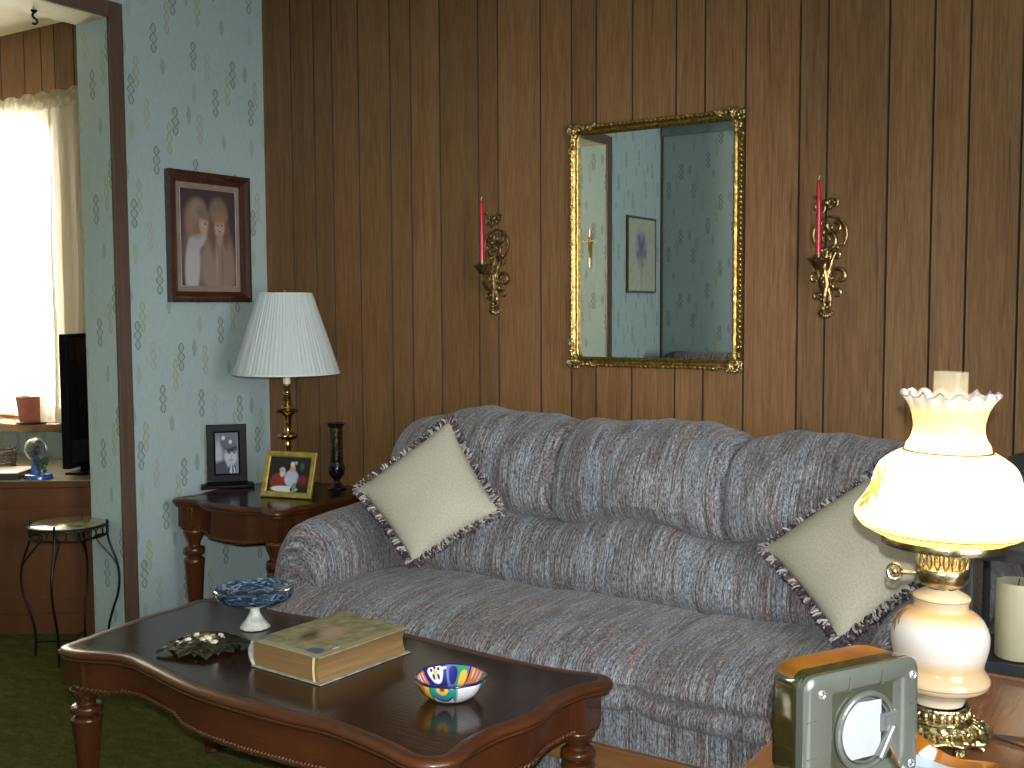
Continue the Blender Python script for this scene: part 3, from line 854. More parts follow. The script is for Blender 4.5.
def fancy_table(name, label, cx, cy, a, b, H, df, de, legr, apr, wave, outline=None, legs=None):
    t = thing(name, label, 'table', (cx, cy, 0))
    o = outline or serp(cx, cy, a, b, df, de)
    rim = MB(); rows = []
    for d, z in ((.030, H-.030), (.012, H-.030), (.008, H-.024), (.010, H-.020), (.002, H-.016), (0, H-.010), (.003, H-.004), (.010, H), (.030, H+.0005), (.036, H-.0008)):
        rows.append([(x, y, z) for x, y in inset(o, d)])
    rim.grid(rows, cu=True); rim.build('rim', CHERRYX, t, angle=50)
    ins = inset(o, .034)
    m = MB(); m.prism(ins, H-.028, H-.0012); m.build('table_top', TOPW, t, smooth=False)
    # apron
    ap = inset(o, .030+.012); ai = inset(o, .030+.030); n = len(ap)
    def zlow(x, y):
        ux, uy = (x-cx)/a, (y-cy)/b
        s = min(1, min(abs(abs(ux)-.9)/.9, 1)) if abs(uy) > abs(ux)*b/a*0+.72 and abs(ux) < .93 else 0
        if abs(uy) > .7 and abs(ux) < .9: return H-.03-apr-wave*.5*(1-cos(2*pi*(1-abs(ux)/.9)))*.0-wave*(1-(ux/.9)**2)
        if abs(ux) > .7 and abs(uy) < .85: return H-.03-apr-wave*.8*(1-(uy/.85)**2)
        return H-.03-apr
    m = MB(); top = H-.029
    m.grid([[(x, y, top) for x, y in ap], [(x, y, zlow(x, y)) for x, y in ap], [(x, y, zlow(*ap[i])) for i, (x, y) in enumerate(ai)], [(x, y, top) for x, y in ai]], cu=True)
    m.build('apron', CHERRYX, t, angle=50)
    # carved rope moulding
    m = MB(); P = [(x, y, zlow(x, y)+.006) for x, y in inset(o, .037)]
    acc = 0
    D = []
    for i in range(n):
        p = Vector(P[i]); q2 = Vector(P[(i+1) % n]); L = (q2-p).length; kk = max(1, int(round(L/.011)))
        for w_ in range(kk): D.append((p.lerp(q2, w_/kk), (q2-p).normalized()))
    for p, tn in D:
        ax = (tn*.75+Vector((0, 0, 1))*.65).normalized()
        rq = Vector((1, 0, 0)).rotation_difference(ax).to_matrix()
        m.sph(p, (.0105, .0058, .0062), 8, 5, rq)
    m.build('carved_moulding', CHERRY, t)
    for lx_, ly_ in (legs or [(cx+sx*(a-.068), cy+sy*(b-.068)) for sx in (-1, 1) for sy in (-1, 1)]):
        m = MB(); turned_leg(m, lx_, ly_, 0, H-.03, legr, apr-.005); m.build('leg', CHERRY, t, angle=45, bevel=.003)
    return t
CTZ = .44
CTO = [(p.x, p.y) for p in smooth_closed([(a_, b_, 0) for a_, b_ in ((.990, -1.725), (1.05, -1.722), (1.175, -1.680), (1.32, -1.705), (1.47, -1.738), (1.62, -1.750), (1.79, -1.749), (1.92, -1.742), (2.08, -1.768), (2.167, -1.790), (2.222, -1.776), (2.252, -1.728), (2.242, -1.655), (2.246, -1.57), (2.264, -1.50), (2.272, -1.43), (2.258, -1.35), (2.270, -1.262), (2.300, -1.20), (2.287, -1.158), (2.248, -1.142), (2.14, -1.160), (2.0, -1.160), (1.8, -1.142), (1.62, -1.128), (1.45, -1.132), (1.25, -1.155), (1.10, -1.158), (1.0, -1.142), (.935, -1.160), (.903, -1.21), (.913, -1.30), (.909, -1.37), (.918, -1.45), (.938, -1.58), (.948, -1.66), (.958, -1.705))], 4)]
fancy_table('coffee_table', 'dark polished serpentine-edged coffee table in front of the sofa', 1.605, -1.457, .690, .325, CTZ, .060, .034, .040, .082, .016, CTO, [(.990, -1.652), (2.185, -1.715), (2.225, -1.215), (.985, -1.225)])
ETZ = .585
fancy_table('end_table', 'dark cherry end table with turned legs between wallpaper and sofa', .375, -.325, .292, .305, ETZ, .030, .018, .040, .085, .030)

# lamp table, right foreground
lt = thing('lamp_table', 'reddish brown side table under the lit painted-glass lamp', 'table', (3.3, -1.6, 0))
TZ = .585
MB().box(2.85, 3.75, -2.05, -1.125, TZ-.03, TZ).build('table_top', LTAB, lt, smooth=False, bevel=.006)
MB().box(2.89, 3.71, -2.01, -1.16, TZ-.12, TZ-.03).build('apron', LTAB, lt, smooth=False)
for x in (2.92, 3.68):
    for y in (-1.98, -1.19): MB().box(x-.025, x+.025, y-.025, y+.025, 0, TZ-.03).build('leg', LTAB, lt, smooth=False, bevel=.004)
st = thing('corner_stand', 'small wooden stand under the dark candle lantern at the right edge', 'table', (3.42, -.87, 0))
MB().box(3.04, 3.75, -1.112, -.62, TZ-.025, TZ-.002).build('table_top', LTAB, st, smooth=False, bevel=.005)
for x in (3.065, 3.71):
    for y in (-1.07, -.66): MB().box(x-.02, x+.02, y-.02, y+.02, 0, TZ-.025).build('leg', LTAB, st, smooth=False, bevel=.003)
# ------------------------------------------------------------------ brass lamp with pleated shade
lp = thing('table_lamp', 'brass table lamp with pleated white shade in the corner', 'lamp', (.362, -.26, ETZ))
bx, by = .362, -.26
q = MB(); q.lathe(prof([(0, 0), (.075, 0), (.078, .012), (.066, .022), (.040, .030), (.022, .045), (.016, .060), (.030, .080), (.034, .10), (.024, .125), (.014, .145), (.012, .165), (.014, .185)], 4), 32, (bx, by, ETZ))
q.lathe(prof([(.014, .185), (.013, .205), (.030, .212), (.036, .220), (.034, .228), (.018, .236), (.014, .250), (.016, .275), (.019, .300), (.030, .312), (.040, .320), (.041, .325), (.026, .330), (.022, .342), (.012, .350), (.017, .358), (.012, .366), (.018, .376), (.012, .386), (.015, .396), (.009, .406), (.014, .412), (.009, .420), (.009, .43)], 3), 32, (bx, by, ETZ), lambda a, j, z: 1+(.10*sin(a*10) if (.21 < z < .235 or .31 < z < .33) else 0))
q.build('stem', BRASS, lp)
MB().lathe([(0, .428), (.014, .428), (.015, .45), (.014, .475), (0, .475)], 20, (bx, by, ETZ)).build('socket', plain('cream_plastic', (.7, .66, .5), .4), lp)
PLE = translucent('pleated_white_shade', lambda t: (.66, .72, .72), .25, 0, .7)
q = MB(); sb, stp = 1.055-ETZ, 1.368-ETZ
def shade_rows(off, n=288):
    rows = []
    for r, z in ((.207, sb), (.2055, sb+.006), (.168, sb+.12), (.128, sb+.24), (.108, stp-.012), (.104, stp)):
        row = []
        for i in range(n):
            a = 2*pi*i/n; amp = .0022*(1 if z > sb+.003 and z < stp-.001 else .0)
            rr = r-off+amp*sin(a*72)+.0012*sin(a*23+1)
            row.append((bx+rr*cos(a), by+rr*sin(a), ETZ+z))
        rows.append(row)
    return rows
q.grid(shade_rows(0), cu=True); q.grid(shade_rows(.0015), cu=True); q.build('lamp_shade', PLE, lp, angle=80)
BIND = plain('white_binding', (.72, .73, .70), .7)
for z, r in ((sb, .2075), (stp, .1045)): MB().tube([(bx+r*cos(k*2*pi/64), by+r*sin(k*2*pi/64), ETZ+z) for k in range(64)], .0032, 6, closed=True).build('shade_trim', BIND, lp)
q = MB(); q.tube([(bx, by, ETZ+.475), (bx, by, ETZ+stp+.010)], .003, 6)
for k in range(3): a = k*2*pi/3; q.tube([(bx, by, ETZ+stp-.02), (bx+.104*cos(a), by+.104*sin(a), ETZ+stp-.005)], .0016, 5)
q.sph((bx, by, ETZ+stp+.012), .006); q.build('harp', BRASS, lp)

# ------------------------------------------------------------------ glass bud vase
VS = plain('dark_ruby_glass', (.010, .004, .008), .05, coat=1)
def gild(t):
    return None
def vase_mat():
    m, t, b = newmat('dark_glass_with_gold_leaves')
    v = coord(t, 'UV'); n = noise(t, mapping(t, v, scale=(16, 22, 1)), 1, 3, .6, 1.0)
    k = ramp(t, n, [(.50, (0, 0, 0)), (.53, (1, 1, 1))])
    t.links.new(mixc(t, k, (.010, .005, .008), (.36, .24, .11)), b.inputs['Base Color'])
    t.links.new(k, b.inputs['Metallic']); b.inputs['Roughness'].default_value = .18
    return m
vx, vy = .482, -.110
vs_ = thing('bud_vase', 'tall dark glass vase with gold leaf pattern on end table', 'vase', (vx, vy, ETZ))
MB().lathe(prof([(0, 0), (.036, 0), (.036, .006), (.024, .014), (.012, .028), (.016, .038), (.031, .055), (.034, .075), (.030, .092), (.026, .102), (.027, .112)], 4), 32, (vx, vy, ETZ)).build('bowl', VS, vs_)
MB().lathe([(.0270, .112), (.0265, .14), (.0265, .20), (.0275, .232)], 32, (vx, vy, ETZ)).build('body', vase_mat(), vs_)
MB().lathe([(.0275, .232), (.030, .238), (.036, .246), (.037, .250), (.034, .250), (.027, .238), (.024, .20), (.023, .12), (.0, .115)], 48, (vx, vy, ETZ), lambda a, j, z: 1+(.07*sin(a*9) if z > .24 else 0)).build('rim', VS, vs_)

for o_ in vs_.children:
    for v_ in o_.data.vertices: v_.co.z *= 1.06
# ------------------------------------------------------------------ photo frames on the end table
def easel_frame(name, label, c, hd, w, h, bw, th, lean, fmat, pmat, z0):
    """c: foot centre; hd: heading of the width direction"""
    t = thing(name, label, 'picture frame', (c[0], c[1], z0), hd, local=True)
    R = Matrix.Rotation(-lean, 4, 'X')
    T_ = Matrix.Translation((0, 0, .0025))@R
    f = MB(); rows = []
    for d, y in ((0, th), (0, 0), (.002, -.002), (bw*.8, -.002), (bw, .003), (bw, .004)):
        rows.append([(-w/2+d, y, d), (w/2-d, y, d), (w/2-d, y, h-d), (-w/2+d, y, h-d)])
    f.grid(rows, cu=True); f.xf(T_); f.build('frame', fmat, t, smooth=False, local=True)
    m = MB(); e = bw*.98
    m.add([(-w/2+e, .0035, e), (w/2-e, .0035, e), (w/2-e, .0035, h-e), (-w/2+e, .0035, h-e)], [(0, 1, 2, 3)], [(0, 0), (1, 0), (1, 1), (0, 1)])
    m.xf(T_); m.build('photograph', pmat, t, smooth=False, local=True)
    m = MB().box(-w/2+.003, w/2-.003, th-.002, th+.001, .003, h-.003); m.xf(T_); m.build('back_board', BLACKW, t, smooth=False, local=True)
    if lean:
        m = MB(); top = T_ @ Vector((0, th+.001, h*.6))
        m.box(-.02, .02, 0, .003, 0, (top.z)/cos(.45)); m.xf(Matrix.Translation((0, top.y+top.z*math.tan(.45), .0015))@Matrix.Rotation(.45, 4, 'X')); m.build('easel_back', BLACKW, t, smooth=False, local=True)
    return t
PS = picture('soldier_photo', (.20, .22, .27), [
    (.5, .82, .6, .3, 0, .5, (.13, .14, .18)), (.12, .45, .16, .35, 0, .5, (.38, .42, .50)), (.40, .12, .40, .22, .1, .2, (.055, .055, .08)), (.12, .12, .2, .18, 0, .3, (.07, .06, .08)),
    (.66, .42, .26, .24, 0, .15, (.42, .45, .52)), (.62, .25, .14, .10, 0, .3, (.36, .39, .46)), (.60, .67, .34, .13, -.25, .12, (.06, .065, .09)), (.55, .74, .33, .13, -.1, .12, (.10, .11, .15)),
    (.70, .585, .25, .035, .25, .3, (.03, .03, .05)), (.60, .50, .07, .022, .1, .4, (.06, .06, .09)), (.82, .50, .06, .022, -.1, .4, (.08, .08, .1)), (.70, .41, .03, .05, 0, .5, (.30, .32, .38)), (.68, .33, .08, .015, 0, .5, (.16, .15, .2)),
    (.36, .87, .07, .05, 0, .3, (.55, .58, .66)), (.66, .77, .07, .05, 0, .3, (.55, .58, .66)), (.72, .08, .13, .11, 0, .2, (.45, .48, .55)), (.74, .08, .03, .13, 0, .3, (.03, .03, .05)), (.85, .12, .02, .10, .4, .3, (.05, .05, .07)), (.60, .12, .02, .10, -.4, .3, (.05, .05, .07)),
], .6)
fr = easel_frame('standing_photo_frame', 'black glossy photo frame on pedestal with soldier portrait, on end table', (.085, -.325), radians(50), .158, .234, .034, .010, radians(4), BLACKG, PS, ETZ+.022)
fr.location.z = ETZ; fr['category'] = 'picture frame'
for ch in fr.children:
    ch.location.z += .020
q = MB(); q.box(-.105, .105, -.034, .040, 0, .015); q.box(-.085, .085, -.020, .028, .015, .0215); q.build('pedestal', BLACKG, fr, smooth=False, bevel=.004, local=True)
PF = picture('family_photo', (.022, .022, .020), [
    (.24, .26, .17, .26, .1, .12, (.22, .035, .035)), (.34, .55, .065, .13, 0, .15, (.62, .50, .40)), (.33, .63, .07, .07, 0, .3, (.45, .38, .30)), (.57, .40, .17, .24, 0, .12, (.38, .44, .56)),
    (.58, .68, .065, .11, 0, .2, (.50, .30, .22)), (.56, .80, .05, .07, 0, .2, (.60, .56, .50)), (.64, .84, .04, .05, 0, .3, (.30, .36, .33)), (.46, .36, .04, .05, .5, .2, (.60, .45, .38)),
    (.42, .08, .32, .09, 0, .12, (.60, .60, .62)), (.66, .14, .05, .13, 0, .3, (.12, .25, .16)), (.84, .35, .12, .12, .4, .5, (.17, .03, .03)), (.80, .75, .04, .10, 0, .6, (.07, .10, .07)), (.60, .08, .03, .06, 0, .3, (.03, .03, .05)),
], .25)
easel_frame('gold_photo_frame', 'gold framed family photo leaning on end table before the lamp', (.465, -.385), radians(12), .224, .178, .022, .010, radians(17), plain('satin_gold_frame', (.44, .32, .08), .38, .55, var=.25, vs=40), PF, ETZ)

# ------------------------------------------------------------------ things on the coffee table
def swirl_blue():
    m, t, b = newmat('blue_marbled_glaze')
    v = coord(t, 'Object'); n = noise(t, mapping(t, v, scale=(14, 14, 45)), 2.2, 5, .65, 1.6)
    t.links.new(ramp(t, n, [(.32, (.006, .010, .028)), (.46, (.012, .026, .060)), (.56, (.05, .085, .13)), (.63, (.22, .29, .34)), (.70, (.015, .028, .06))]), b.inputs['Base Color'])
    b.inputs['Roughness'].default_value = .12; b.inputs['Coat Weight'].default_value = .5
    return m
cx0, cy0 = 1.270, -1.318
cp = thing('compote_dish', 'blue marbled pedestal dish with white foot on coffee table', 'dish', (cx0, cy0, CTZ))
MB().lathe([(0, .0), (.040, 0), (.041, .004), (.034, .012), (.022, .026), (.014, .042), (.0125, .058), (.016, .066), (0, .066)], 32, (cx0, cy0, CTZ+.001), lambda a, j, z: 1+.035*sin(a*12+z*60)).build('foot', plain('white_marbled_glaze', (.52, .54, .50), .15, var=.3, vs=60, coat=.5), cp)
MB().lathe([(0, .060), (.030, .062), (.072, .072), (.098, .084), (.105, .092), (.107, .110), (.104, .112), (.100, .104), (.090, .090), (.060, .080), (0, .072)], 48, (cx0, cy0, CTZ), lambda a, j, z: 1+.012*sin(a*16)).build('bowl', swirl_blue(), cp)

lx, ly = 1.295, -1.515
LEAFM = plain('dark_green_bronze_leaf', (.035, .036, .020), .38, .3, var=.6, vs=50, bmp=.3)
lf = thing('leaf_ornament', 'dark leaf shaped dish filled with small pale shells on coffee table', 'ornament', (lx, ly, CTZ))
q = MB(); rn = random.Random(8)
for ring, (R_, n_, z_) in enumerate(((.100, 9, .006), (.082, 9, .011), (.06, 8, .017))):
    for k in range(n_):
        a = 2*pi*k/n_+ring*.35; ln = R_*rn.uniform(.85, 1.1); w_ = .030
        rows = []
        for j in range(9):
            s = j/8; r = .012+ln*s; wd = w_*sin(pi*min(1, s*.92+.06))**.8*(1+.22*sin(s*22))
            zc = CTZ+z_-.004*s+.012*sin(pi*s)*(1 if ring else .5)-.006*ring*s
            row = []
            for i in (-1, -.5, 0, .5, 1):
                tx = -sin(a)*wd*i; ty = cos(a)*wd*i
                row.append((lx+r*cos(a)+tx, ly+r*sin(a)+ty, max(CTZ+.002, zc+.006*abs(i))))
            rows.append(row)
        q.grid(rows)
q.lathe([(0, .002), (.05, .002), (.06, .012), (.02, .014), (0, .014)], 20, (lx, ly, CTZ))
lo = q.build('leaves', LEAFM, lf)
sd = lo.modifiers.new('thick', 'SOLIDIFY'); sd.thickness = .0015
SHELL = plain('cream_shell', (.55, .52, .42), .25, var=.3, vs=90)
SHELLB = plain('brown_shell', (.17, .10, .05), .25, var=.5, vs=90)
for k in range(15):
    a = rn.random()*6.3; r = rn.uniform(0, .052)
    c = (lx+r*cos(a)+.006, ly+r*sin(a), CTZ+.024+rn.random()*.006)
    q = MB(); q.sph(c, (.011, .0065, .006), 10, 6, Matrix.Rotation(rn.random()*3, 3, 'Z')@Matrix.Rotation(rn.uniform(-.4, .4), 3, 'Y'))
    q.build('shell', SHELL if k % 3 else SHELLB, lf)

# old thick book
bk = thing('book', 'thick worn old book with tan cover lying on coffee table', 'book', (1.742, -1.570, CTZ), radians(86), local=True)
# local x runs along the book's height (away from camera), local y along its width to the left
COV = picture('worn_tan_book_cover', (.235, .205, .115), [
    (.46, .50, .22, .13, .1, .4, (.30, .22, .14)), (.36, .60, .13, .10, .4, .5, (.06, .055, .035)), (.52, .52, .12, .10, .1, .5, (.36, .24, .18)), (.30, .55, .06, .05, .2, .4, (.16, .10, .06)),
    (.10, .20, .075, .10, .0, .06, (.075, .095, .14)), (.05, .96, .16, .06, 0, .2, (.12, .15, .15)), (.5, .06, .5, .03, 0, .6, (.30, .27, .17)), (.03, .5, .03, .5, 0, .6, (.30, .27, .18)), (.25, .10, .045, .010, .1, .2, (.75, .76, .66))], .8, grain=.35)
Lb, Wb, Hb = .305, .240, .066
q = MB()
def quadbox(mb, x0, x1, y0, y1, z0, z1):
    mb.box(x0, x1, y0, y1, z0, z1)
    for k in range(len(mb.f)-6, len(mb.f)):
        mb.uv[k] = [((mb.v[i][0]-x0)/(x1-x0), (mb.v[i][1]-y0)/(y1-y0)) for i in mb.f[k]]
quadbox(q, 0, Lb, 0, Wb, Hb-.0035, Hb); q.build('front_cover', COV, bk, smooth=False, bevel=.0012, local=True)
q = MB(); quadbox(q, -.002, Lb+.002, -.004, Wb, .0, .0035); q.build('back_cover', plain('worn_pale_cover', (.26, .25, .20), .8, var=.4, vs=30), bk, smooth=False, bevel=.0012, local=True)
q = MB(); rows = []
for x in (0, Lb): rows.append([(x, Wb-.004+.016*sin(pi*k/10), .001+(Hb-.002)*k/10) for k in range(11)]+[(x, Wb-.008+.014*sin(pi*k/10), .001+(Hb-.002)*k/10) for k in range(10, -1, -1)])
q.grid(rows, cu=True, cap=True); q.build('spine', plain('frayed_grey_spine', (.30, .31, .29), .8, var=.5, vs=45), bk, local=True)
PG = plain('yellowed_page_edges', (.20, .115, .042), .7, var=.3, vs=60, stretch=(.08, .08, 9), bmp=.3)
q = MB(); nv = 9; rows = []
for k in range(nv):
    z = .0035+(Hb-.007)*k/(nv-1); b_ = .010*sin(pi*k/(nv-1))
    rows.append([(.006, .006+b_, z), (Lb-.006, .006+b_, z), (Lb-.006, Wb-.002, z), (.006, Wb-.002, z)])
q.grid(rows, cu=True, cap=True); q.build('page_block', PG, bk, local=True, angle=50)
q = MB(); rows = [[(-.0005, .018+.010*sin(pi*k/8)*.3+dy, .004+(Hb-.008)*k/8) for dy in (0, .008)] for k in range(9)]
q.grid(rows); q.build('ribbon_marker', plain('pale_yellow_ribbon', (.75, .62, .30), .4), bk, local=True, label='pale yellow ribbon marker').location.x = .0045

# painted bowl
def tala():
    m, t, b = newmat('painted_majolica_glaze')
    x, y, z = sep(t, coord(t, 'UV'))   # u around, v along the profile from foot outwards then in
    cb = t.nodes.new('ShaderNodeCombineXYZ'); t.links.new((x*8.0).s, cb.inputs[0]); t.links.new(y.s, cb.inputs[1])
    fr_ = (x*8.0); cell = fr_.floor(); lx_ = fr_-cell
    c2_ = t.nodes.new('ShaderNodeCombineXYZ'); t.links.new(lx_.s, c2_.inputs[0]); t.links.new((y*2.0).s, c2_.inputs[1])
    v = c2_.outputs[0]
    cobalt = (.012, .014, .16); wht = (.66, .68, .72); org = (.62, .17, .02); yel = (.70, .42, .05); grn = (.03, .26, .10); tq = (.02, .22, .30)
    outA = blobs(t, v, wht, [(.5, .78, .46, .36, 0, .04, cobalt), (.5, .80, .42, .32, 0, .04, tq), (.5, .84, .22, .19, 0, .05, yel), (.5, .88, .09, .09, 0, .05, (.25, .05, .01)), (.02, .72, .12, .26, 0, .05, grn), (.98, .72, .12, .26, 0, .05, grn)])
    outB = blobs(t, v, wht, [(.02, .6, .04, .5, 0, .1, (.25, .28, .5)), (.98, .6, .04, .5, 0, .1, (.25, .28, .5))])
    outC = blobs(t, v, yel, [(.5, .8, .3, .2, 0, .05, org)])
    sel = (cell % 3.0)
    o = mixc(t, sel.lt(.5), outB, outA); o = mixc(t, sel.gt(1.5), o, outC)
    inA = blobs(t, v, cobalt, [(.5, 1.42, .36, .22, 0, .05, wht), (.5, 1.42, .10, .07, 0, .1, yel), (.34, 1.36, .06, .05, 0, .1, cobalt), (.66, 1.36, .06, .05, 0, .1, cobalt), (.4, 1.52, .06, .05, 0, .1, cobalt), (.62, 1.51, .06, .05, 0, .1, cobalt), (.5, 1.31, .06, .05, 0, .1, cobalt)])
    inB = blobs(t, v, org, [(.25, 1.42, .04, .12, 0, .1, wht), (.5, 1.42, .04, .12, 0, .1, wht), (.75, 1.42, .04, .12, 0, .1, wht), (.0, 1.4, .08, .6, 0, .1, cobalt), (1, 1.4, .08, .6, 0, .1, cobalt)])
    inC = blobs(t, v, (.10, .14, .42), [(.4, 1.4, .3, .25, .4, .1, grn), (.7, 1.5, .2, .2, 0, .1, cobalt), (.2, 1.6, .2, .2, 0, .1, yel)])
    n_ = mixc(t, sel.lt(.5), inB, inA); n_ = mixc(t, sel.gt(1.5), n_, inC)
    c = mixc(t, y.gt(.56), o, n_)
    c = mixc(t, (y-.545).abs().lt(.085), c, (.008, .010, .075))
    t.links.new(c, b.inputs['Base Color']); b.inputs['Roughness'].default_value = .08; b.inputs['Coat Weight'].default_value = 1
    return m
mxb, myb = 2.040, -1.465
bp = [(0, .0), (.040, .0), (.052, .004), (.068, .018), (.078, .034), (.081, .044), (.079, .050), (.074, .047), (.068, .034), (.052, .014), (.030, .008), (0, .007)]
pp = prof(bp, 4)
mb = MB().lathe(pp, 96, (mxb, myb, CTZ+.0012), lambda a, j, z: 1+.028*(abs(cos(a*4+.4))-.6)*min(1, z/.02))
bo = mb.build('painted_bowl', tala(), None)
tag(bo, 'small lobed bowl with blue rim and bright painted flowers on coffee table', 'bowl')

# ------------------------------------------------------------------ painted glass lamp (lit), right foreground
Lx, Ly = 3.094, -1.545
gl = thing('hurricane_lamp', 'lit painted milk glass hurricane lamp with ruffled shade in right foreground', 'lamp', (Lx, Ly, TZ))
def shade_col(t):
    x, y, z = sep(t, coord(t, 'Object'))
    zz = z-.30-.0
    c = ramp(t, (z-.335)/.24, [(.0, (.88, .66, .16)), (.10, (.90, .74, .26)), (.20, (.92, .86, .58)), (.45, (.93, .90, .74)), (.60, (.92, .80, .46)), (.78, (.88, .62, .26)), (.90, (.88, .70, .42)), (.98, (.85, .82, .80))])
    return c
def floral(t, c, cx, cz, s, ang=0):
    """flowers painted on the side of the glass that faces angle ang; works in angle / height"""
    return c
def ang_coord(t):
    return coord(t, 'UV')
def shade_full(t):
    c = shade_col(t)
    v = ang_coord(t)
    F = []
    u0 = SHU
    for du, dv, r, col in ((0, 0, .016, (.62, .34, .05)), (.022, .03, .012, (.55, .42, .06)), (-.018, .035, .011, (.70, .45, .08)), (.012, .075, .015, (.62, .50, .10)), (-.012, .10, .010, (.50, .42, .08)), (-.02, -.04, .013, (.60, .22, .06)), (.010, -.05, .012, (.62, .28, .10)), (.03, -.01, .008, (.35, .30, .06)), (.038, .06, .007, (.45, .38, .08)), (-.035, .01, .009, (.40, .32, .06)), (.03, .11, .008, (.62, .50, .12)), (.0, -.085, .010, (.45, .20, .08))):
        F.append((u0+du, .40+dv, r, r*2.4, du*20, .25, col))
    c = blobs(t, v, c, F)
    # fine painted lines
    x, y, z = sep(t, coord(t, 'Object'))
    for zc in (.3615, .4885): c = mixc(t, (z-zc).abs().lt(.0012), c, (.05, .035, .015))
    return c
SHU = .585
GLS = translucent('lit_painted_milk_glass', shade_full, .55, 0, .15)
SP_ = [(0.093, 0.343), (0.0967, 0.346), (0.1038, 0.35), (0.1285, 0.362), (0.1399, 0.377), (0.1408, 0.388), (0.1346, 0.398), (0.125, 0.412), (0.1162, 0.43), (0.1118, 0.448), (0.1047, 0.464), (0.088, 0.478), (0.0744, 0.486), (0.0665, 0.4895), (0.0646, 0.4977), (0.0577, 0.5098), (0.0544, 0.5252), (0.0567, 0.5428), (0.0632, 0.5615), (0.0725, 0.5802)]
def ruff(a, j, z):
    k = max(0, (z-.556)/.024); return 1+.055*k*sin(a*16)
pr_ = prof(SP_, 3)
q = MB(); n_ = 128; rows = []
for r, z in pr_:
    row = []
    for i in range(n_):
        a = 2*pi*i/n_; k = max(0, (z-.560)/.020)**1.5
        row.append((Lx+r*ruff(a, 0, z)*cos(a), Ly+r*ruff(a, 0, z)*sin(a), TZ+z+.0045*k*cos(a*16)))
    rows.append(row)
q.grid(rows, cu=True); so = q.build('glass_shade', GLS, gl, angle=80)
q = MB(); r = .079
q.tube([(Lx+.0725*ruff(2*pi*i/128, 0, .580)*cos(2*pi*i/128), Ly+.0725*ruff(2*pi*i/128, 0, .580)*sin(2*pi*i/128), TZ+.580+.0045*cos(2*pi*i/128*16)) for i in range(128)], .0014, 5, closed=True)
q.build('ruffle_edge', plain('grey_violet_edge', (.30, .26, .32), .3), so)
MB().lathe([(.026, .303), (.030, .33), (.034, .37), (.030, .44), (.0265, .52), (.0265, .616), (.0255, .616), (.0255, .52)], 40, (Lx, Ly, TZ)).build('glass_chimney', translucent('clear_warm_chimney_glass', lambda t: (.80, .74, .60), .6, .78, .1), gl)
# ring carrying the shade, gallery, burner, key
q = MB().lathe([(.0915, .334), (.097, .334), (.098, .340), (.097, .347), (.0915, .347), (.0905, .340)], 64, (Lx, Ly, TZ))
for k in range(3):
    a = k*2*pi/3+.5; q.tube([(Lx+.042*cos(a), Ly+.042*sin(a), TZ+.318), (Lx+.07*cos(a), Ly+.07*sin(a), TZ+.332), (Lx+.092*cos(a), Ly+.092*sin(a), TZ+.338)], .0022, 6)
q.build('shade_ring', ABRASS, gl)
q = MB()
for k in range(20):
    a = 2*pi*k/20; a2 = a+pi/20
    pts = [(Lx+r*cos(a+w_), Ly+r*sin(a+w_), TZ+z) for r, w_, z in ((.038, 0, .297), (.041, -.10, .308), (.043, -.09, .320), (.044, 0, .330), (.043, .09, .320), (.041, .10, .308), (.038, 0, .297))]
    q.tube(pts, .0018, 5)
q.build('burner_gallery', plain('pale_brass', (.72, .60, .30), .22, 1, var=.1), gl)
MB().lathe(prof([(0, .262), (.018, .262), (.020, .264), (.033, .269), (.040, .279), (.042, .291), (.040, .298), (.036, .300), (.026, .302), (0, .302)], 3), 40, (Lx, Ly, TZ)).build('burner', ABRASS, gl)
kd = Vector((-.95, -.30, 0)).normalized()
q = MB(); k0 = Vector((Lx, Ly, TZ+.284)); q.tube([k0+kd*.038, k0+kd*.064], .0036, 8)
side = Vector((kd.y, -kd.x, 0))
q.tube([k0+kd*.074+kd*(.011*cos(a))+Vector((0, 0, .013*sin(a))) for a in [k*2*pi/20 for k in range(20)]], .003, 6, closed=True)
for k in range(4): a = k*pi/2+.4; q.tube([k0+kd*.074, k0+kd*.074+kd*(.011*cos(a))+Vector((0, 0, .012*sin(a)))], .002, 5)
q.sph(k0+kd*.074, .005); q.build('switch_key', ABRASS, gl)
def font_col(t):
    x, y, z = sep(t, coord(t, 'Object'))
    c = ramp(t, (z-TZ*0-.073)/.19, [(.0, (.60, .52, .40)), (.12, (.60, .50, .37)), (.24, (.56, .42, .26)), (.36, (.55, .37, .19)), (.46, (.60, .54, .48)), (.70, (.61, .60, .60)), (.80, (.58, .38, .18)), (.90, (.58, .44, .28)), (1, (.60, .48, .33))])
    F = []
    for du, dv, r, col in ((0, 0, .014, (.36, .11, .04)), (.02, .02, .010, (.42, .16, .05)), (-.015, .03, .011, (.40, .12, .05)), (.012, .055, .010, (.45, .2, .07)), (-.02, -.03, .010, (.30, .10, .04)), (.022, -.03, .008, (.30, .18, .06)), (.035, -.005, .006, (.30, .18, .06))):
        F.append((SHU-.02+du, .62+dv, r, r*3.0, du*20, .25, col))
    c = blobs(t, coord(t, 'UV'), c, F)
    for zc in (.2465, .1135): c = mixc(t, (z-zc).abs().lt(.0011), c, (.30, .20, .12))
    return c
FNT = translucent('painted_milk_glass_base', font_col, .12, 0, .10)
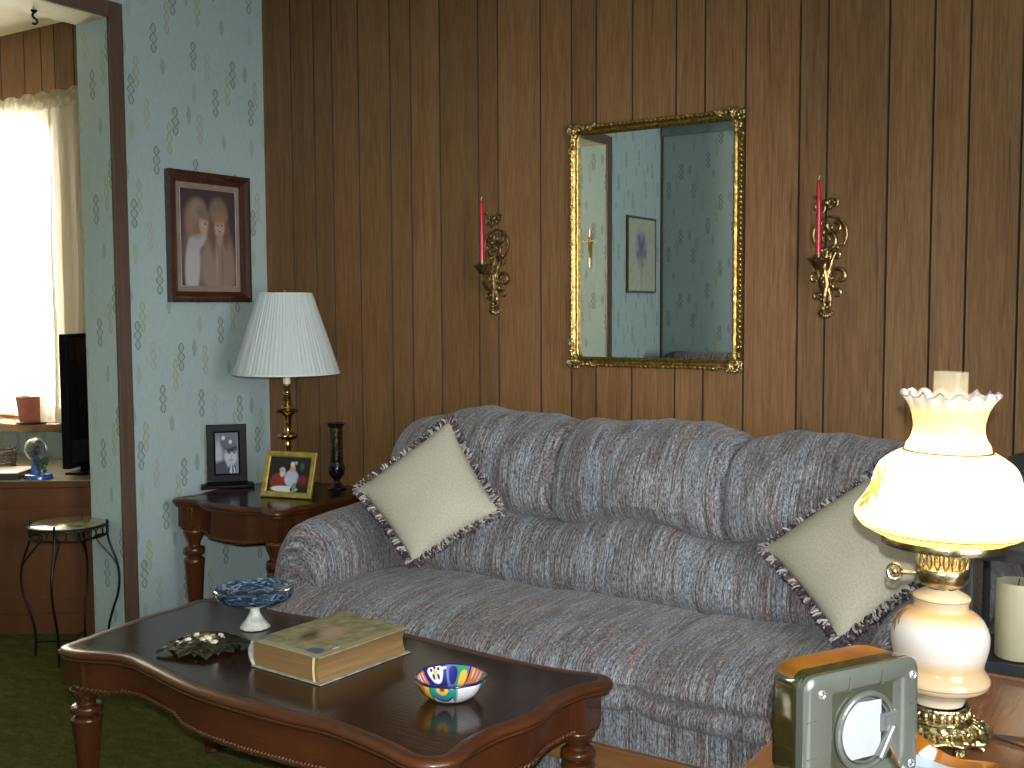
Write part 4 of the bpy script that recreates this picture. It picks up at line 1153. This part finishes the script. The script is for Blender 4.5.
MB().lathe(prof([(0.0418, 0.075), (0.0437, 0.083), (0.0475, 0.089), (0.057, 0.097), (0.0741, 0.105), (0.0798, 0.113), (0.0789, 0.121), (0.0722, 0.131), (0.0698, 0.141), (0.0741, 0.161), (0.0765, 0.178), (0.075, 0.195), (0.0665, 0.213), (0.0532, 0.225), (0.0437, 0.23), (0.0423, 0.239), (0.0446, 0.245), (0.0437, 0.251), (0.0304, 0.259), (0.0228, 0.263)], 4), 72, (Lx, Ly, TZ)).build('font', FNT, gl)
q = MB(); q.lathe([(.0, .050), (.046, .052), (.049, .046), (.050, .040), (.046, .036), (.052, .030), (.056, .026), (.030, .024), (.0, .024)], 48, (Lx, Ly, TZ))
rn = random.Random(4)
c = Vector((Lx, Ly, TZ))
for k in range(26):
    a = 2*pi*k/26; q.sph((Lx+.0500*cos(a), Ly+.0500*sin(a), TZ+.062), (.0046, .0046, .0075), 8, 6)
q.v = [(x, y, TZ+(z-TZ)*1.45 if z-TZ < .0525 and False else z) for x, y, z in q.v]
q.lathe([(.044, .072), (.050, .073), (.051, .070), (.047, .068), (.047, .056), (.053, .053), (.055, .050), (.050, .048), (.030, .048)], 48, (Lx, Ly, TZ))
q.lathe(prof([(.050, .050), (.056, .046), (.064, .036), (.076, .036), (.086, .034), (.088, .030), (.084, .026), (.070, .028), (.058, .032), (.048, .042)], 3), 72, (Lx, Ly, TZ), lambda a, j, z: 1+.05*sin(a*12)*(1 if z < .04 else 0))
for k in range(24):
    a = 2*pi*k/24; d = Vector((cos(a), sin(a), 0)); e = Vector((-sin(a), cos(a), 0))
    q.tube([c+d*.056+Vector((0, 0, .047)), c+d*.066+e*.004+Vector((0, 0, .040)), c+d*.076+e*.001+Vector((0, 0, .032)), c+d*.086-e*.003+Vector((0, 0, .034))], [.0022, .0032, .0030, .0040], 6)
    q.tube([c+d*.068+e*.006*cos(b_)+Vector((0, 0, .038+.005*sin(b_))) for b_ in [m_*2*pi/10 for m_ in range(10)]], .0018, 5, closed=True)
for k in range(6):
    a = 2*pi*k/6+.25; d = Vector((cos(a), sin(a), 0)); e = Vector((-sin(a), cos(a), 0))
    for o_ in (-.006, 0, .006):
        q.tube(smooth_open([c+d*.066+e*o_+Vector((0, 0, .034)), c+d*.068+e*o_+Vector((0, 0, .022)), c+d*.066+e*o_*1.3+Vector((0, 0, .010)), c+d*.074+e*o_*1.6+Vector((0, 0, .0045))], 4), .0042, 8)
q.build('brass_foot', plain('pierced_brass_foot', (.50, .42, .24), .25, 1, var=.5, vs=90, bmp=.4), gl)
q = MB(); q.sph((Lx, Ly, TZ+.40), (.018, .018, .026), 14, 10)
BULB, bt, bb = newmat('glowing_bulb'); bb.inputs['Emission Color'].default_value = (1, .86, .6, 1); bb.inputs['Emission Strength'].default_value = 8; bb.inputs['Base Color'].default_value = (.9, .9, .9, 1)
q.build('bulb', BULB, gl)
bl = light('lamp_bulb_light', 'POINT', (Lx, Ly, TZ+.445), 4.2, (1, .83, .52), shadow_soft_size=.022)
q = MB(); q.tube(smooth_open([(Lx+.05, Ly+.03, TZ+.010), (3.16, -1.462, TZ+.004), (3.23, -1.44, TZ+.0035), (3.32, -1.42, TZ+.0035), (3.45, -1.30, TZ+.0035), (3.55, -1.20, TZ+.0035)], 6), .0030, 6)
q.tube(smooth_open([(3.165, -1.462, TZ+.004), (3.24, -1.485, TZ+.0035), (3.34, -1.50, TZ+.0035), (3.5, -1.45, TZ+.0035)], 6), .0026, 6)
q.build('power_cord', plain('brown_cord', (.05, .025, .015), .5), gl)

gl.rotation_euler = Matrix.Rotation(radians(1.2), 3, Vector((Fw.x, Fw.y, 0)).normalized()).to_euler()
gl.location = (Lx-.004, Ly-.003, TZ+.0022)
# ------------------------------------------------------------------ small box fan
fan = thing('box_fan', 'small square grey plastic fan beside the lit lamp', 'fan', (2.976, -1.885, TZ), radians(61), local=True)
FW, FH, FD = .232, .190, .082
GP = plain('grey_translucent_plastic', (.085, .095, .082), .25, var=.15, vs=8, coat=.5)
OLV = plain('dark_olive_amber_gloss', (.035, .035, .010), .10, var=.35, vs=6, coat=1)
AMB = plain('amber_glossy_top', (.34, .13, .010), .3, var=.45, vs=9, coat=.15)
def rr2(x0, x1, z0, z1, r, n=5):
    return [(a+(x0+x1)/2, b+(z0+z1)/2) for a, b in rrect((x1-x0)/2, (z1-z0)/2, r, n)]
q = MB(); rows = []
for y, i, r in ((0.006, 0, .022), (.020, .001, .022), (.030, .005, .022), (.066, .010, .026), (FD, .018, .03)):
    rows.append([(a, y, b+(.013*min(1, y/.05)*(1-((a-FW/2)/(FW/2))**2) if b > FH*.8 else 0)) for a, b in rr2(i, FW-i, i*.3, FH-i*.5, r)])
q.grid(rows, cu=True, cap=True); ho = q.build('housing', [OLV, AMB], fan, local=True, angle=35)
for p in ho.data.polygons:
    if p.normal.z > .45 and p.center.y > .03: p.material_index = 1
q = MB(); rows = []
ox0, ox1, oz0, oz1 = .056, .192, .030, .160
for (x0, x1, z0, z1, y, r) in ((0, FW, 0, FH, .012, .022), (0, FW, 0, FH, -.002, .022), (.004, FW-.004, .004, FH-.004, -.006, .02), (.012, FW-.012, .012, FH-.012, -.007, .016), (ox0-.006, ox1+.006, oz0-.006, oz1+.006, -.007, .006), (ox0, ox1, oz0, oz1, -.003, .004), (ox0+.006, ox1-.006, oz0+.006, oz1-.006, .004, .004)):
    rows.append([(a, y, b) for a, b in rr2(x0, x1, z0, z1, r)])
q.grid(rows, cu=True); q.build('front_frame', GP, fan, local=True, angle=40)
MB().box(ox0, ox1, .0042, .0058, oz0, oz1).build('grille_plate', plain('dark_grey_green_plastic', (.040, .047, .030), .22, coat=.6), fan, smooth=False, local=True)
cxr, czr, rr_ = .128, .090, .056
q = MB()
for r, w_ in ((rr_, .005), (rr_-.008, .0022)):
    q.tube([(cxr+r*cos(k*2*pi/60), .0012, czr+r*sin(k*2*pi/60)) for k in range(60)], w_, 8, closed=True)
q.build('ring', GP, fan, local=True)
q = MB(); P = []
for k in range(13):
    a = radians(112+k*(232-112)/12); P.append((cxr+.050*cos(a), czr+.050*sin(a)))
P.append((cxr+.020, czr-.040)); P.append((cxr+.028, czr-.020)); P.append((cxr+.028, czr+.044))
vs = [(a, -.0022, b) for a, b in P]+[(a, -.0010, b) for a, b in P]; n_ = len(P)
q.add(vs, [tuple(range(n_)), tuple(range(n_, 2*n_))[::-1]]+[(i, (i+1) % n_, n_+(i+1) % n_, n_+i) for i in range(n_)])
q.build('paper_card', plain('white_paper_card', (.36, .39, .43), .5, var=.05), fan, smooth=False, local=True, label='white paper card')
q = MB(); q.tube([(cxr+.052, -.002, czr-.002), (cxr+.022, -.004, czr-.044)], [.007, .009], 12)
q.box(cxr+.026, cxr+.064, -.004, .003, czr-.006, czr+.022); q.box(cxr+.034, cxr+.056, -.006, -.003, czr+.002, czr+.016)
q.build('bracket', plain('clear_grey_bracket', (.16, .17, .17), .12, .3, coat=1), fan, local=True, angle=40)
for a, b in ((.030, FH-.026), (FW-.018, FH-.026), (.030, .026), (FW-.018, .026)):
    q = MB(); q.tube([(a+.0055*cos(k*2*pi/20), -.0085, b+.0055*sin(k*2*pi/20)) for k in range(20)], .0016, 6, closed=True); q.sph((a, -.008, b), (.003, .0015, .003), 8, 6)
    q.build('screw', plain('bright_screw', (.7, .72, .72), .15, .8), fan, local=True)
for b in ((.085, .087, FH-.030, FH-.010), (.150, .152, FH-.030, FH-.010), (.004, .024, .125, .1266), (.004, .024, .070, .0716), (FW-.02, FW-.004, .118, .1196)):
    MB().box(b[0], b[1], -.0085, -.004, b[2], b[3]).build('rib', GP, fan, local=True)

# ------------------------------------------------------------------ amber dish with white bottom
ds = thing('amber_dish', 'amber and white swooping glazed dish at bottom right edge', 'dish', (3.112, -1.712, TZ))
AMBG = plain('amber_glaze', (.22, .072, .004), .08, var=.35, vs=14, coat=1)
dc = Vector((3.116, -1.690, TZ)); hd = radians(30)
def dish_ring(r, z, inner=0):
    row = []
    for i in range(56):
        a = 2*pi*i/56                       # a = 0 tip on the right, pi/2 far side, pi left end
        L = .064+.034*max(0, cos(a))**2; Wd = .044
        x_ = r*L*cos(a); y_ = r*Wd*sin(a)*(1-.35*max(0, cos(a))**2)
        rim = .020+.052*max(0, cos(a-radians(140)))**1.5+.006*max(0, cos(a))**4
        h = z*rim
        row.append((dc.x+x_*cos(hd)-y_*sin(hd), dc.y+x_*sin(hd)+y_*cos(hd), dc.z+.0015+h+.0025*inner))
    return row
q = MB(); q.grid([dish_ring(r, z) for r, z in ((.02, 0), (.45, 0), (.62, .06), (.82, .38), (.97, .86), (1.03, 1.0), (1.02, 1.03), (.95, .95), (.80, .50), (.60, .16), (.42, .10), (.02, .08))], cu=True, cap=True)
q.build('dish_body', AMBG, ds)
q = MB(); q.grid([dish_ring(r, z, 1) for r, z in ((.02, .10), (.40, .11), (.60, .17), (.74, .40), (.70, .40), (.5, .15), (.02, .14))], cu=True, cap=True)
q.build('white_lining', plain('blue_white_glaze', (.32, .37, .44), .15, coat=1), ds, label='bluish white inside of the dish')

# ------------------------------------------------------------------ lantern and candle
ln = thing('candle_lantern', 'dark metal candle lantern with glass panes at the right edge', 'lantern', (3.15, -1.01, TZ-.002))
DK = plain('dark_blue_grey_metal', (.035, .042, .050), .35, .4)
lx0, lx1, ly0, ly1, lz = 3.05, 3.25, -1.105, -.905, TZ-.002
q = MB(); q.box(lx0, lx1, ly0, ly1, lz, lz+.022)
for x in (lx0, lx1-.014):
    for y in (ly0, ly1-.014): q.box(x, x+.014, y, y+.014, lz+.022, lz+.225)
q.box(lx0-.004, lx1+.004, ly0-.004, ly1+.004, lz+.225, lz+.240)
q.build('body_frame', DK, ln, smooth=False, bevel=.002)
q = MB(); xc, yc = (lx0+lx1)/2, (ly0+ly1)/2
rows = []
for s, z in ((.112, .240), (.100, .250), (.064, .335), (.056, .345), (.056, .395), (.070, .402), (.03, .425), (.006, .432)):
    rows.append([(xc+sx*s, yc+sy*s, lz+z) for sx, sy in ((-1, -1), (1, -1), (1, 1), (-1, 1))])
q.grid(rows, cu=True, cap=True); q.build('roof', DK, ln, smooth=False, bevel=.002)
LG = glassy('lantern_glass', (1, 1, 1), .10, .03, .93)
for b in ((lx0+.014, lx1-.014, ly0+.005, ly0+.007), (lx0+.014, lx1-.014, ly1-.007, ly1-.005)): MB().box(*b, lz+.022, lz+.225).build('glass_pane', LG, ln, smooth=False)
for b in ((lx0+.005, lx0+.007, ly0+.014, ly1-.014), (lx1-.007, lx1-.005, ly0+.014, ly1-.014)): MB().box(*b, lz+.022, lz+.225).build('glass_pane', LG, ln, smooth=False)
WAX = newmat('ivory_wax'); WAX[2].inputs['Base Color'].default_value = (.66, .63, .44, 1); WAX[2].inputs['Roughness'].default_value = .4
WAX[2].inputs['Subsurface Weight'].default_value = .3; WAX[2].inputs['Subsurface Scale'].default_value = .02
cn = thing('pillar_candle', 'ivory pillar candle inside the dark lantern at the right edge', 'candle', (3.138, -1.040, lz+.022))
MB().lathe([(0, .0), (.040, 0), (.042, .003), (.042, .146), (.040, .153), (.033, .149), (.010, .142), (0, .141)], 40, (3.138, -1.040, lz+.0225), lambda a, j, z: 1+.01*sin(a*3+z*30)).build('wax', WAX[0], cn)
MB().tube([(3.138, -1.040, lz+.162), (3.139, -1.035, lz+.180)], .0015, 6).build('wick', BLACKM, cn)

# ------------------------------------------------------------------ wrought iron plant stand
PX, PY, PH = -.160, -.890, .510
ps = thing('plant_stand', 'round black wrought iron plant stand with stone mosaic top', 'plant stand', (PX, PY, 0))
def stone():
    m, t, b = newmat('stone_mosaic_top')
    v = t.nodes.new('ShaderNodeTexVoronoi'); t.links.new(coord(t), v.inputs[0]); v.inputs['Scale'].default_value = 26
    n = noise(t, coord(t), 24, 4)
    c = ramp(t, n, [(.3, (.10, .085, .055)), (.5, (.24, .20, .12)), (.7, (.34, .30, .22))])
    c = mixc(t, .45, c, v.outputs['Color'], 'SOFT_LIGHT')
    t.links.new(c, b.inputs['Base Color']); b.inputs['Roughness'].default_value = .2; b.inputs['Coat Weight'].default_value = .4
    return m
MB().lathe([(0, PH-.014), (.140, PH-.014), (.143, PH-.010), (.143, PH-.002), (.140, PH), (0, PH)], 48, (PX, PY, 0)).build('mosaic_top', stone(), ps)
q = MB()
circ = lambda r, z, n=48: [(PX+r*cos(k*2*pi/n), PY+r*sin(k*2*pi/n), z) for k in range(n)]
q.tube(circ(.148, PH-.006), .0045, 8, closed=True); q.tube(circ(.146, PH-.045), .004, 8, closed=True)
for k in range(24):
    a = 2*pi*k/24; e = pi/24
    q.tube([(PX+.147*cos(a+s*e), PY+.147*sin(a+s*e), PH-.0255+.018*cz_) for s, cz_ in ((0, 1), (.9, .4), (.9, -.4), (0, -1), (-.9, -.4), (-.9, .4), (0, 1))], .0018, 5)
q.build('ring_band', BLACKM, ps)
a0 = radians(35)
for k in range(4):
    a = a0+k*pi/2; q = MB()
    P = [(.150, PH+.012), (.150, PH-.03), (.158, PH-.075), (.182, PH-.14), (.193, PH-.20), (.186, PH-.27), (.165, PH-.33), (.148, PH-.39), (.143, PH-.44), (.146, .012), (.146, .0)]
    q.tube(smooth_open([(PX+r*cos(a), PY+r*sin(a), z) for r, z in P], 5), .0048, 8)
    q.tube(smooth_open([(PX+r*cos(a), PY+r*sin(a), z) for r, z in ((.188, PH-.165), (.165, PH-.13), (.125, PH-.085), (.105, PH-.052), (.140, PH-.045))], 5), .0036, 8)
    q.build('leg', BLACKM, ps)
q = MB()
for k in range(2):
    a = a0+k*pi/2; q.tube([(PX+.146*cos(a), PY+.146*sin(a), .055), (PX, PY, .058), (PX-.146*cos(a), PY-.146*sin(a), .055)], .0035, 8)
q.build('stretcher', BLACKM, ps)

for o_ in ps.children:
    for v_ in o_.data.vertices: v_.co.x *= .95; v_.co.y *= .95

# ------------------------------------------------------------------ next room: cabinet, television and small things
CZ = .625
cb = thing('low_cabinet', 'brown wood cabinet with panelled door under the television', 'cabinet', (-.8, -.7, 0))
A_ = Vector((-.255, -.60)); B_ = Vector((-1.10, -1.19))
ol = [(B_.x, B_.y), (A_.x, A_.y), (-.255, -.56), (-.60, -.32), (-1.75, -.32), (-1.75, -1.19)]
def insol(ol, d):
    cxx = sum(p[0] for p in ol)/len(ol); cyy = sum(p[1] for p in ol)/len(ol)
    return [(cxx+(x-cxx)*(1-d), cyy+(y-cyy)*(1-d)) for x, y in ol]
q = MB(); q.prism(insol(ol, .02), 0, CZ-.03); q.build('body', CABW, cb, smooth=False)
q = MB(); q.prism(ol, CZ-.03, CZ-.003); q.build('counter_edge', CABW, cb, smooth=False, bevel=.003)
q = MB(); q.prism(insol(ol, .006), CZ-.0029, CZ); q.build('counter_top', plain('pale_counter_laminate', (.40, .33, .24), .25, var=.1), cb, smooth=False)
dr = (A_-B_).normalized(); nn = Vector((dr.y, -dr.x))
def face_box(mb, u0, u1, z0, z1, d0, d1):
    base = B_+nn*(-.004)
    P = []
    for z in (z0, z1):
        for u, d in ((u0, d0), (u1, d0), (u1, d1), (u0, d1)):
            p = base+dr*u+nn*d; P.append((p.x, p.y, z))
    mb.add(P, [(0, 1, 2, 3), (4, 5, 6, 7), (0, 1, 5, 4), (1, 2, 6, 5), (2, 3, 7, 6), (3, 0, 4, 7)])
Lf = (A_-B_).length
q = MB(); face_box(q, .0, Lf-.01, CZ-.105, CZ-.032, -.005, .004); q.build('rail', CABW, cb, smooth=False)
q = MB(); face_box(q, .0, Lf-.01, .0, .075, -.005, .006); q.build('plinth', CABW, cb, smooth=False)
for u0, u1 in ((.03, .30), (.325, Lf-.03)):
    q = MB(); face_box(q, u0, u1, .085, CZ-.115, -.004, .004); face_box(q, u0+.045, u1-.045, .14, CZ-.165, .0035, .008)
    q.build('door', CABW, cb, smooth=False, bevel=.003)
q = MB(); face_box(q, .306, .318, .24, .32, .004, .012); q.build('hinge', BLACKM, cb, smooth=False)
# television, seen nearly edge-on
tv = thing('television', 'flat black television on the cabinet beside the window', 'television', (-.50, -.43, CZ), radians(115), local=True)
tv.location = (-.475, -.672, CZ)
MB().box(0, .35, -.018, .018, .035, .585).build('casing', BLACKG, tv, smooth=False, bevel=.004, local=True)
MB().box(.012, .338, -.0195, -.0182, .055, .572).build('screen', plain('dark_screen', (.012, .012, .015), .07), tv, smooth=False, local=True)
q = MB(); q.box(.07, .24, -.05, .05, 0, .010); q.box(.125, .185, -.012, .012, .010, .05); q.build('stand', BLACKG, tv, smooth=False, bevel=.003, local=True)
# glass globe figurine
gx, gy = -.560, -.742
gf = thing('globe_figurine', 'glass globe figurine on round blue base, on the cabinet', 'figurine', (gx, gy, CZ))
MB().lathe(prof([(0, 0), (.052, 0), (.056, .008), (.054, .016), (.046, .020), (0, .022)], 3), 36, (gx, gy, CZ)).build('base', plain('blue_glazed_base', (.02, .10, .42), .2, coat=1), gf)
q = MB(); q.lathe(prof([(0, .02), (.020, .02), (.016, .045), (.010, .065), (.012, .078), (.006, .086), (0, .088)], 3), 16, (gx-.020, gy, CZ)); q.sph((gx-.020, gy, CZ+.094), .009); q.build('robed_figure', plain('blue_robe', (.05, .13, .42), .4), gf)
q = MB(); rn = random.Random(1)
for k in range(26): q.sph((gx+.022+rn.gauss(0, .012), gy+rn.gauss(0, .010), CZ+.03+rn.random()*.055), rn.uniform(.006, .011), 7, 5)
q.build('foliage', plain('dark_green_foliage', (.03, .085, .035), .5), gf)
MB().sph((gx-.012, gy, CZ+.118), .045, 28, 18).build('glass_globe', glassy('clear_globe_glass', (.95, .97, 1), .5, .02, .9), gf)
q = MB(); c_ = Vector((gx-.012, gy-.0, CZ+.118)); e1 = Vector((.84, .545, 0)); e2 = Vector((0, 0, 1))
q.tube([c_+e1*(.0465*cos(k*2*pi/36))+e2*(.0465*sin(k*2*pi/36)) for k in range(36)], .0028, 6, closed=True)
q.build('silver_ring', plain('silver_ring_metal', (.7, .7, .7), .2, .9), gf)
q = MB(); q.sph((gx-.012, gy, CZ+.112), (.016, .010, .02), 10, 8); q.sph((gx, gy, CZ+.130), (.011, .008, .009), 8, 6); q.build('inner_figure', plain('dark_small_figure', (.05, .05, .06), .3), gf)
# flat white box
fb = thing('flat_box', 'flat white box with dark edge on the cabinet top', 'box', (-.70, -.80, CZ), radians(125), local=True)
fb.location = (-.600, -.808, CZ)
MB().box(-.0, .20, 0, .16, .0, .024).build('box_side', plain('dark_box_edge', (.05, .045, .04), .4), fb, smooth=False, bevel=.002, local=True)
MB().box(.002, .198, .002, .158, .0242, .0275).build('lid', plain('white_box_lid', (.72, .72, .70), .4, var=.03), fb, smooth=False, bevel=.001, local=True)
# pink plant pot on the window shelf
pt = thing('plant_pot', 'pink flower pot standing on the window shelf', 'plant pot', (-1.110, -.405, .79))
MB().lathe([(0, .002), (.045, .002), (.050, .006), (.064, .118), (.066, .124), (.060, .124), (.052, .03), (0, .03)], 32, (-1.110, -.405, .792)).build('pot', plain('pink_clay', (.42, .14, .10), .5), pt)
MB().lathe([(0, 0), (.060, 0), (.072, .010), (.068, .012), (.055, .004), (0, .004)], 32, (-1.110, -.405, .7902)).build('saucer', plain('dark_saucer', (.12, .06, .05), .4), pt)
q = MB(); q.lathe([(0, .10), (.056, .10), (.02, .108), (0, .11)], 20, (-1.110, -.405, .792)); q.build('soil', plain('dark_soil', (.03, .02, .012), .9, vs=90, bmp=.5), pt)
# wicker basket
wb = thing('wicker_basket', 'small dark woven basket on the cabinet at the left edge', 'basket', (-.90, -.70, CZ))
q = MB(); WI = plain('wicker', (.16, .12, .09), .7, var=.5, vs=60)
for j in range(7):
    z = CZ+.008+j*.013; r = .060+.006*j/6
    q.tube([(-.90+(r+.0025*(1 if (k+j) % 2 else -1))*cos(k*2*pi/28), -.70+(r+.0025*(1 if (k+j) % 2 else -1))*sin(k*2*pi/28), z) for k in range(28)], .0050, 6, closed=True)
for k in range(14): a = k*2*pi/14; q.tube([(-.90+.06*cos(a), -.70+.06*sin(a), CZ+.001), (-.90+.066*cos(a), -.70+.066*sin(a), CZ+.10)], .003, 5)
q.build('weave', WI, wb)
MB().lathe([(0, .001), (.056, .001), (.056, .006), (0, .006)], 20, (-.90, -.70, CZ)).build('bottom', WI, wb)
# ceiling hook under the opening
hk = thing('ceiling_hook', 'small black swag hook hanging under the white opening header', 'hook', (-.125, -.985, 2.372))
q = MB(); q.lathe([(0, -.001), (.012, -.001), (.010, -.006), (.004, -.010), (0, -.010)], 16, (-.125, -.985, 2.372))
q.build('mount', BLACKM, hk)
q = MB(); e1 = Vector((.84, .545, 0))
q.tube(smooth_open([Vector((-.125, -.985, 2.363))+e1*a+Vector((0, 0, b)) for a, b in ((0, 0), (-.006, -.008), (-.001, -.018), (.007, -.024), (.010, -.033), (.003, -.040), (-.006, -.036))], 5), .0042, 8)
q.build('hook_curl', BLACKM, hk)

# ------------------------------------------------------------------ armchair in the far corner (seen in the mirror)
ac = thing('armchair', 'grey upholstered armchair whose back shows at the foot of the mirror', 'armchair', (.50, -3.40, 0))
def abox(name, x0, x1, y0, y1, z0, z1, r, mat=FAB, arch=0):
    m = MB(); rows = []; uvs = []
    N = 24
    for j in range(9):
        b = -1+2*j/8; s = 1-.10*abs(b)**6
        row = []; ur = []
        o = rrect((x1-x0)/2*s, (z1-z0)/2*s, r, 5)
        for i, (a, c) in enumerate(o+[o[0]]):
            z = (z0+z1)/2+c+(arch*(1-(a/((x1-x0)/2))**2) if c > 0 else 0)
            if i < len(o): row.append(((x0+x1)/2+a, (y0+y1)/2+b*(y1-y0)/2, z))
            ur.append((a, c+b*(y1-y0)/2))
        rows.append(row); uvs.append(ur)
    m.grid(rows, cu=True, uvs=uvs+[uvs[-1]], cap=True)
    return m.build(name, mat, ac, angle=70)
abox('backrest', .14, .86, -3.86, -3.62, .38, .955, .10, arch=.085)
abox('seat_cushion', .20, .80, -3.66, -3.02, .30, .46, .06)
abox('base', .10, .90, -3.78, -3.06, .06, .30, .04)
abox('arm', .04, .21, -3.76, -3.04, .10, .62, .07); abox('arm', .79, .96, -3.76, -3.04, .10, .62, .07)
for x in (.14, .86):
    for y in (-3.72, -3.12): MB().lathe([(0, 0), (.022, 0), (.028, .062), (0, .062)], 12, (x, y, 0)).build('foot', CHERRY, ac)
ac.location.x -= .035
bpy.context.view_layer.update()
